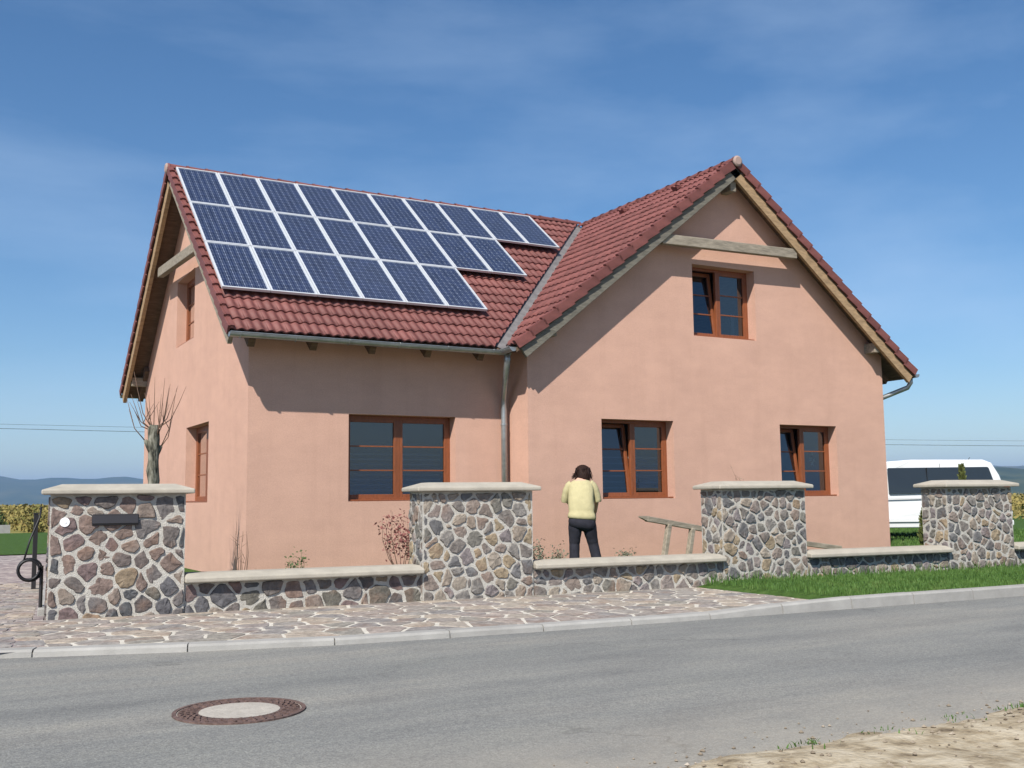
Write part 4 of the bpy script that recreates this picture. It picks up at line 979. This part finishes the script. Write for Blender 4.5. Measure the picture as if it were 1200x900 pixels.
for (z, yy, ra, rb) in ((1.352, .175, .05, .035), (1.37, .18, .085, .06), (1.41, .20, .108, .085), (1.46, .225, .119, .108), (1.51, .245, .122, .12), (1.555, .262, .112, .116), (1.59, .275, .088, .095), (1.612, .282, .05, .058), (1.62, .285, .012, .015)):
    rings.append([(.05+ra*math.cos(t*math.pi/10)*(1+.05*math.sin(t*3+z*20)), yy+rb*math.sin(t*math.pi/10)*(1+.05*math.sin(t*3.7+z*20)), z+.006*math.sin(t*2.3)) for t in range(20)])
hr.loft(rings); hr.build('hair', M['hair'], pers, True)
hs = MB(); r5 = random.Random(9)
for i in range(90):
    a = r5.uniform(-1.5, 1.5); z = r5.uniform(1.45, 1.58); b0 = Vector((.05+.11*math.sin(a), .24-.11*math.cos(a)*.9, z)); e0 = b0+Vector((r5.uniform(-.03, .03)-.01+.03*math.sin(a), r5.uniform(-.02, .03), -r5.uniform(.05, .14)))
    hs.tube([b0, (b0+e0)/2+Vector((0, -.012, 0)), e0], [.007, .006, .002], 4)
for i in range(14):
    b0 = Vector((-.045, .25, 1.47)); e0 = b0+Vector((-r5.uniform(.04, .10), r5.uniform(-.02, .04), -r5.uniform(-.02, .08))); hs.tube([b0, (b0+e0)/2+Vector((0, 0, .015)), e0], [.007, .005, .002], 4)
tag(hs.build('hair_strands', M['hair'], pers), kind='stuff')
for sx, sy in ((-.128, .03), (.24, .05)):
    sh = MB(); sh.loft([[(sx+.045*math.cos(t*math.pi/6)*k, sy+.12*math.sin(t*math.pi/6)*k+.02, z) for t in range(12)] for k, z in ((1, .002), (1.02, .03), (.8, .07), (.5, .10))]); sh.build('shoe', M['black'], pers, True)

# ================================================================== TRESTLE
tr = tag(empty('wooden_trestle', (7.0, -1.6, .18)), 'weathered wooden beam on slanting legs leaning near the house wall', 'trestle')
b = MB(); pts = [(-.66, 0, .74), (-.4, 0, .70), (.8, .01, .50), (2.4, .02, .29), (3.86, .03, .10)]
b.loft([[(p[0]+.0, p[1]+sy*.05, p[2]+sz*.046) for sy, sz in ((-1, -1), (1, -1), (1, 1), (-1, 1))] for p in pts]); bevel(b.build('beam', M['wood_old'], tr), .01)
b = MB(); b.add([(-.80, -.03, .765), (-.62, -.045, .69), (-.62, .045, .69), (-.80, .03, .765), (-.80, -.03, .79), (-.62, -.045, .785), (-.62, .045, .785), (-.80, .03, .79)], [(0, 3, 2, 1), (4, 5, 6, 7), (0, 1, 5, 4), (1, 2, 6, 5), (2, 3, 7, 6), (3, 0, 4, 7)]); b.build('beam_end', M['wood_old'], tr)
for x0, dz in ((-.20, .64), (.30, .56), (1.5, .38)):
    b = MB(); b.beam((x0, -.02, dz), (x0-.16*dz/.6-.0, -.06, .0), .075, .095, (0, 1, 0)); bevel(b.build('leg', M['wood_old'], tr), .008)

# ================================================================== VAN
van = empty('van', (18.9, 2.75, .18)); tag(van, 'white passenger van with dark side windows parked beside the house', 'van')
# local: +x towards rear, y: -y faces camera side, length 4.9, width 1.9, height 1.97
VL, VH, VWd = 4.9, 1.97, 1.88
prof = [(-.02, .34), (.0, .62), (-.10, 1.00), (-.26, 1.55), (-.42, 1.86), (-.62, 1.945), (-2.4, 1.965), (-3.35, 1.90), (-3.62, 1.78), (-4.25, 1.12), (-4.75, .95), (-4.88, .70), (-4.86, .36), (-4.4, .27), (-.4, .27)]
def half(z): return VWd/2*(1-.015-.105*max(0, (z-.95)/1.0)**1.5) - (.03 if z < .4 else 0)
b = MB(); rings = []
for t, sc2 in ((-1, .93), (-.985, .985), (-.94, 1.0), (.94, 1.0), (.985, .985), (1, .93)):
    cxm, czm = -2.4, 1.05; ring = []
    for (x_, z_) in prof: ring.append((cxm+(x_-cxm)*(sc2 if sc2 == 1 else 1-(1-sc2)*.25), t*half(z_), czm+(z_-czm)*(1-(1-sc2)*.35)))
    rings.append(ring)
b.loft(rings); bo = b.build('body', M['white'], van); fixn(bo); bevel(bo, .05, 3)
def side_pt(x_, z_, o=.006): return (x_, -(half(z_)+o-.012*0), z_)
for (xa, xb, tl) in ((-.40, -3.02, .10),):
    for sgn in (1, -1):
        b = MB(); P = [(xa+.05, 1.12), (xb, 1.12), (xb, 1.76), (xa-.02-tl, 1.76)]
        cm = (sum(p[0] for p in P)/4, sum(p[1] for p in P)/4)
        q = rounded(P, .03, 0, rng)
        V = [(p[0], sgn*side_pt(p[0], p[1], .008)[1], p[1]) for p in q]+[(p[0], sgn*side_pt(p[0], p[1], -.02)[1], p[1]) for p in q]; n = len(q)
        b.add(V, [tuple(range(n))]+[(i, (i+1) % n, n+(i+1) % n, n+i) for i in range(n)])
        fixn(b.build('side_window', mat('dark_glass', (.02, .025, .03), .06, .6), van))
for z0_, z1_, x0_, x1_ in ((.42, .50, -.3, -4.3), (.985, .995, -.15, -4.1)):
    b = MB(); b.box(x1_, x0_, -half(z0_)-.012, -half(z0_)+.02, z0_, z1_); b.build('side_trim', M['white'] if z0_ < .9 else mat('seam', (.25, .25, .25), .5), van)
for xs_ in (-1.72, -3.08):
    b = MB(); 
    for za_, zb2 in ((.50, 1.10), (1.77, 1.86)): b.add([(xs_-.005, -half(za_)-.0045, za_), (xs_+.005, -half(za_)-.0045, za_), (xs_+.005, -half(zb2)-.0045, zb2), (xs_-.005, -half(zb2)-.0045, zb2)], [(0, 1, 2, 3)])
    b.build('door_seam', M['black'], van)
b = MB(); b.box(-1.98, -1.80, -half(.95)-.03, -half(.95)-.005, .93, .965); bevel(b.build('door_handle', M['black'], van), .008)
b = MB(); b.box(-2.062, -2.052, -half(1.45)-.02, -half(1.45)+.02, 1.12, 1.755); b.build('window_divider', M['black'], van)
for xw in (-.95, -3.95):
    for sgn in (-1, 1):
        b = MB(); y0 = sgn*.80; rings = []
        for (yy, rr) in ((-.1, .27), (-.1, .32), (-.07, .335), (.07, .335), (.1, .32), (.1, .27)): rings.append([(xw+rr*math.cos(2*math.pi*k/24), y0+yy, .335+rr*math.sin(2*math.pi*k/24)) for k in range(24)])
        b.loft(rings, caps=True); wo = b.build('wheel', M['rubber'], van, False)
        b = MB(); b.tube([(xw, y0+sgn*.085, .335), (xw, y0+sgn*.106, .335)], .2, 16); b.build('rim', M['zinc'], wo)
for sgn in (-1, 1):
    b = MB(); b.box(-.16, -.02, sgn*.80-.07, sgn*.80+.07, .95, 1.35); b.build('tail_light', mat('tail_red', (.4, .02, .02), .3), van)
b = MB(); b.add([(-.155, -.72, 1.15), (-.155, .72, 1.15), (-.33, .62, 1.72), (-.33, -.62, 1.72)], [(0, 1, 2, 3)]); b.build('rear_window', mat('dark_glass', (.02, .025, .03), .08, .6), van).location = (.03, 0, 0)
b = MB(); b.box(-4.9, .04, -.86, .86, .30, .44); bevel(b.build('bumper', M['white'], van), .03)
b = MB(); b.tube([(-.7, 0, 1.93), (-.62, 0, 2.03)], .008, 6); b.build('aerial', M['black'], van)
van.rotation_euler = (0, 0, R(-31)); van.location = (19.75, 1.55, .18)

# ================================================================== PLANTS
def branchy(name, loc, label, cat, seed, stems, h, spread, rad, m, leafm=None, leaf=0, nleaf=0, sub=3, curve=.3, leafname='foliage', base_r=.03):
    r = random.Random(seed); e_ = tag(empty(name, loc), label, cat); b = MB(); tips = []
    for i in range(stems):
        a = r.uniform(0, 6.28); hh = h*r.uniform(.6, 1); sp = spread*r.uniform(.3, 1)
        p0 = Vector((math.cos(a)*base_r, math.sin(a)*base_r, 0)); p3 = Vector((math.cos(a)*sp, math.sin(a)*sp, hh))
        pts = [p0+(p3-p0)*t+Vector((math.cos(a), math.sin(a), 0))*curve*sp*math.sin(t*math.pi)+Vector((r.uniform(-1, 1), r.uniform(-1, 1), 0))*.02*h for t in (0, .3, .6, 1)]
        b.tube(pts, [rad, rad*.8, rad*.55, rad*.25], 5)
        for k in range(sub):
            t = r.uniform(.35, .95); q = pts[0].lerp(pts[3], t); q2 = q+Vector((r.uniform(-1, 1)*.3, r.uniform(-1, 1)*.3, r.uniform(.1, .5)))*h*.4
            b.tube([q, q2], [rad*.4, rad*.15], 4); tips.append((q, q2))
        tips.append((pts[1], pts[3]))
    b.build('stems', m, e_, True)
    if leafm:
        lf = MB()
        for i in range(nleaf):
            q, q2 = r.choice(tips); p = q.lerp(q2, r.uniform(.1, 1.08))+Vector((r.gauss(0, 1), r.gauss(0, 1), r.gauss(0, 1)))*leaf*1.1
            d = Vector((r.uniform(-1, 1), r.uniform(-1, 1), r.uniform(-.4, 1))).normalized(); s_ = d.cross(Vector((r.uniform(-1, 1), r.uniform(-1, 1), r.uniform(-1, 1)))).normalized(); l2 = leaf*r.uniform(.6, 1.3)
            lf.add([p-d*l2*.5, p+s_*l2*.28+Vector((0, 0, l2*.06)), p+d*l2*.5, p-s_*l2*.28+Vector((0, 0, l2*.06))], [(0, 1, 2), (0, 2, 3)])
        tag(lf.build(leafname, leafm, e_), kind='stuff')
    return e_
branchy('barberry_shrub', (1.75, -1.9, .18), 'small shrub with dark red leaves below the closed window', 'shrub', 31, 11, 1.0, .42, .007, M['twig'], M['redleaf'], .05, 620)
branchy('leafy_seedling', (.42, -1.3, .10), 'small green leafy plant poking above the low wall near the house corner', 'plant', 32, 5, .50, .22, .007, M['green'], M['green'], .05, 110)
branchy('bare_shrub', (-.22, -.6, .05), 'bare thin upright stems at the corner of the house', 'plant', 33, 7, .95, .13, .007, M['twig'], None, sub=2)
branchy('grey_shrub', (3.55, -2.9, .18), 'grey green bushy shrub against the pillar beside the person', 'shrub', 34, 9, .48, .30, .008, M['twig'], M['greyleaf'], .045, 420)
branchy('low_shrub', (5.75, -1.8, .18), 'low olive plant just showing above the wall between person and trestle', 'plant', 35, 9, .22, .34, .006, M['twig'], M['greyleaf'], .04, 240)
branchy('dry_shrub', (8.3, -2.3, .18), 'dry twiggy shrub sticking up behind a pillar under the window ornament', 'shrub', 36, 9, 1.48, .5, .009, M['twig'], M['greyleaf'], .035, 80)
branchy('bare_vine', (-.18, -.35, .05), 'thin reddish vine stem climbing the side gable edge', 'vine', 37, 2, .75, .06, .006, M['twig'], None, sub=1)
def conifer(name, loc, h, rad, label, seed, n=1500):
    r = random.Random(seed); e_ = tag(empty(name, loc), label, 'shrub'); b = MB(); b.tube([(0, 0, 0), (0, 0, h*.9)], [.025, .008], 6); b.build('trunk', M['twig'], e_)
    lf = MB()
    for i in range(n):
        t = r.random()**.8; z = h*(.06+.94*t); rr = rad*(math.sin(math.pi*min(1, .28+.72*t*1.0))**.7+.05)*(1-.5*t)*1.2; a = r.uniform(0, 6.28); lump = .75+.35*noise.noise(Vector((math.cos(a)*1.5, math.sin(a)*1.5, z*4+seed))); q = rr*math.sqrt(r.uniform(.25, 1))*lump
        p = Vector((math.cos(a)*q, math.sin(a)*q, z)); d = Vector((math.cos(a)*.45+r.uniform(-.3, .3), math.sin(a)*.45+r.uniform(-.3, .3), 1)).normalized(); s_ = d.cross(Vector((r.uniform(-1, 1), r.uniform(-1, 1), .1))).normalized(); l2 = r.uniform(.05, .10)
        lf.add([p, p+d*l2*.5+s_*l2*.25, p+d*l2, p+d*l2*.5-s_*l2*.25], [(0, 1, 2, 3)])
    tag(lf.build('crown', M['thuja'], e_), kind='stuff'); return e_
conifer('small_thuja', (11.35, -3.2, .18), 1.12, .17, 'small olive green evergreen shrub between the van and a stone pillar', 41)
conifer('young_conifer', (13.1, -2.6, .18), 1.62, .16, 'brownish evergreen tip showing above the pillar cap before the van', 42)
# pollarded tree by the side gable
tr2 = tag(empty('pollarded_tree', (-1.5, -.65, .04)), 'pollarded tree with rough trunk and thin bare shoots beside the gable', 'tree')
b = MB(); pts = [(0, 0, 0)]+[(.006*math.sin(k*2.1), .006*math.cos(k*1.7), .12+k*.16) for k in range(16)]+[(0, 0, 2.60)]
b.tube(pts, [.13]+[.098+.006*math.sin(k*1.9) for k in range(16)]+[.08], 16); to = b.build('trunk', M['bark'], tr2, True)
r6 = random.Random(13); tr2.scale = (.78, .78, .9)
for v in to.data.vertices: n_ = noise.noise(Vector((v.co.x*14, v.co.y*14, v.co.z*5))); v.co.x *= 1+.3*n_; v.co.y *= 1+.3*n_
b = MB(); b.tube([(-.03, 0, 2.15), (-.10, .02, 2.28), (-.15, .02, 2.36)], [.05, .045, .03], 9); b.tube([(.03, 0, 2.1), (.09, -.01, 2.2), (.13, -.01, 2.27)], [.05, .04, .028], 9); b.build('limb', M['bark'], tr2, True)
b = MB()
for i in range(17):
    s0 = r6.choice([(-.14, .02, 2.34), (.12, -.01, 2.25), (0, .05, 2.5), (.04, -.06, 2.4)]); a = r6.uniform(-1.25, 1.25); ln = r6.uniform(.4, .85)
    p0 = Vector(s0); d = Vector((math.sin(a)*.85, r6.uniform(-.3, .3), math.cos(a)*.75+.2)); p1_ = p0+d*ln*.45+Vector((math.sin(a)*.06, 0, -.02)); p2 = p0+d*ln*.8+Vector((0, 0, .12*ln)); p3 = p0+d*ln+Vector((0, 0, .32*ln))
    b.tube([p0, p1_, p2, p3], [.010, .008, .006, .003], 5)
    if r6.random() < .6: b.tube([p1_, p1_+Vector((r6.uniform(-.2, .2), r6.uniform(-.1, .1), .3))], [.007, .003], 4)
tag(b.build('crown', M['twig'], tr2, True), kind='stuff')

# ================================================================== LEFT EDGE: coiled hose, post, garden border
hz = tag(empty('coiled_hose', (-3.23, -3.05, .13)), 'black coiled hose hanging beside the first pillar', 'hose')
b = MB(); r7 = random.Random(4)
for k in range(4):
    rr = .115+.012*r7.uniform(-1, 1); cx_ = r7.uniform(-.012, .012); b.tube([(cx_+rr*math.cos(t*math.pi/12), -.03+.02*k, .42+rr*math.sin(t*math.pi/12)) for t in range(25)], .013, 6)
b.build('coil', M['black'], hz, True)
b = MB(); b.tube([(-.06, 0, .52), (.0, .05, .75), (.10, .15, 1.0), (.12, .2, 1.12)], .012, 6); b.build('hose_end', M['black'], hz, True)
b = MB(); b.tube([(.13, .03, -.02), (.13, .03, .46)], .02, 8); b.build('hook_post', M['dark'], hz)
gp_ = tag(empty('gate_post', (-2.86, .9, .02)), 'thin dark metal gate post standing behind the first pillar', 'post')
b = MB(); b.box(-.03, .03, -.03, .03, -.02, 1.12); b.build('post', M['dark'], gp_); b = MB(); b.box(-.038, .038, -.038, .038, 1.12, 1.135); b.build('post_cap', M['dark'], gp_)
bd = MB(); bd.box(-30, -1.2, 33.5, 33.8, 0, .42); o = bd.build('garden_border', M['kerb']); tag(o, 'low pale concrete border between the lawn and the yellow field', 'border')
# right-hand garden border seen past the last pillar
# drain shadow slab on drive
# ================================================================== FIELD CROPS (uncountable)
def crop(name, label, x0, x1, y0, y1, n, h, seed):
    r = random.Random(seed); V = []; F = []
    for i in range(n):
        y = y0+(y1-y0)*r.random()**1.7; x = r.uniform(x0, x1)+ (y-y0)*r.uniform(-.0, .35)
        row = round(x/2.2)*2.2+r.gauss(0, .25); 
        hh = h*r.uniform(.4, 1.1); p = Vector((row, y, r.uniform(0, hh))); s_ = r.uniform(.05, .13)*(1+(y-y0)/90)
        d = Vector((r.uniform(-1, 1), r.uniform(-1, 1), r.uniform(-.3, 1))).normalized(); q = d.cross(Vector((r.uniform(-1, 1), r.uniform(-1, 1), r.uniform(-1, 1)))).normalized(); k = len(V)
        V += [p-d*s_, p+q*s_*.6, p+d*s_, p-q*s_*.6]; F += [(k, k+1, k+2, k+3)]
    tag(MB().add(V, F).build(name, M['crop']), label, 'crop', kind='stuff')
crop('yellow_crop', 'yellowing crop field beyond the lawn and driveway', -30, 12, 36, 150, 60000, 1.2, 51)
crop('yellow_crop', 'yellowing crop field behind the white van', 26, 120, 12, 110, 50000, 1.2, 52)
def bush(name, loc, h, rad, n, label, m, seed):
    r = random.Random(seed); e_ = tag(empty(name, loc), label, 'bush'); b = MB(); b.tube([(0, 0, 0), (0, 0, h*.6)], [.04, .015], 5); b.build('stem', M['twig'], e_); V = []; F = []
    for i in range(n):
        a = r.uniform(0, 6.28); t = r.random(); q = rad*math.sqrt(r.random())*(1-.6*abs(t-.35)); p = Vector((math.cos(a)*q, math.sin(a)*q, h*t)); s_ = r.uniform(.05, .12); d = Vector((math.cos(a)*.6+r.uniform(-.4, .4), math.sin(a)*.6+r.uniform(-.4, .4), .9)).normalized(); q2 = d.cross(Vector((r.uniform(-1, 1), r.uniform(-1, 1), r.uniform(-1, 1)))).normalized(); k = len(V)
        V += [p-d*s_, p+q2*s_*.5, p+d*s_, p-q2*s_*.5]; F += [(k, k+1, k+2, k+3)]
    tag(MB().add(V, F).build('crown', m, e_), kind='stuff')
bush('green_bush', (-1.9, 36.5, 0), 1.15, .75, 900, 'dark green bush at the edge of the yellow field beyond the lawn', M['green'], 61)
# ================================================================== HILLS
def hills(name, pts, dist_w, seed, m):
    """ridge given by (x,y,z) crest points; slopes on both sides"""
    b = MB(); n = len(pts); rows = (-1, -.6, -.3, 0, .35, 1); V = []
    for i, (x_, y_, z_) in enumerate(pts):
        d = Vector((x_-CAM.x, y_-CAM.y, 0)).normalized()
        for t in rows: V.append((x_+d.x*t*dist_w, y_+d.y*t*dist_w, max(-2, z_*(1-abs(t))**1.0*(1+.25*noise.noise(Vector((i*.31, t*3, seed))))) if abs(t) < 1 else -2))
    k = len(rows); b.add(V, [(i*k+j, (i+1)*k+j, (i+1)*k+j+1, i*k+j+1) for i in range(n-1) for j in range(k-1)])
    tag(b.build(name, m, smooth=True), kind='structure')
def ridge_pts(dist, a0, a1, n, hf):
    o = []
    for i in range(n):
        a = R(a0+(a1-a0)*i/(n-1)); o.append((CAM.x+math.sin(a)*dist, CAM.y+math.cos(a)*dist, hf(math.degrees(a))))
    return o
hills('far_hills', ridge_pts(4200, -45, 110, 220, lambda a: 88+22*noise.noise(Vector((a*.09, 1.3, 0)))+9*noise.noise(Vector((a*.5, 2, 0)))+(22 if a > 40 else 0)), 900, 3, M['hill'])
hills('near_hills', ridge_pts(1900, 35, 110, 120, lambda a: 38+8*noise.noise(Vector((a*.12, 7, 0)))+4*noise.noise(Vector((a*.7, 3, 0)))), 500, 5, M['hill'])
# ================================================================== POWER LINES
def cable(name, a, b, sag, label, r0=.02):
    a = Vector(a); b = Vector(b); q = MB(); q.tube([a.lerp(b, t/24)-Vector((0, 0, sag*4*(t/24)*(1-t/24))) for t in range(25)], r0, 5); tag(q.build(name, M['cable'], None, True), label, 'cable', 'overhead cables behind the house')
def ray_at(u, v, dep):
    a = (u-600)/FPX; b = (v-450)/FPX; return CAM+(fw+cX*a-cY*b)*dep
cable('overhead_cable', ray_at(-200, 497, 70), ray_at(1500, 524, 95), .35, 'lower and thicker of two overhead power cables behind the house', .016)
cable('overhead_cable', ray_at(-200, 492, 71), ray_at(1500, 518, 96), .35, 'upper and thinner of two overhead power cables behind the house', .010)
# ================================================================== HAZE
hzb = MB(); hzb.box(-9500, 9500, -9500, 9500, -1.2-2.5, 175)
hm = bpy.data.materials.new('haze_air'); hm.use_nodes = True; t = hm.node_tree; t.nodes.clear(); o_ = t.nodes.new('ShaderNodeOutputMaterial'); pv_ = t.nodes.new('ShaderNodeVolumePrincipled')
pv_.inputs['Color'].default_value = (.36, .60, 1, 1); pv_.inputs['Density'].default_value = 1.7e-4; pv_.inputs['Anisotropy'].default_value = .1
t.links.new(pv_.outputs[0], o_.inputs['Volume'])
ho = hzb.build('haze', hm); tag(ho, 'pale blue haze lying over the distant hills and fields', 'haze', kind='stuff')
bpy.context.view_layer.update()
print('paving', npav, 'tiles', nind, 'objects', len(bpy.data.objects))
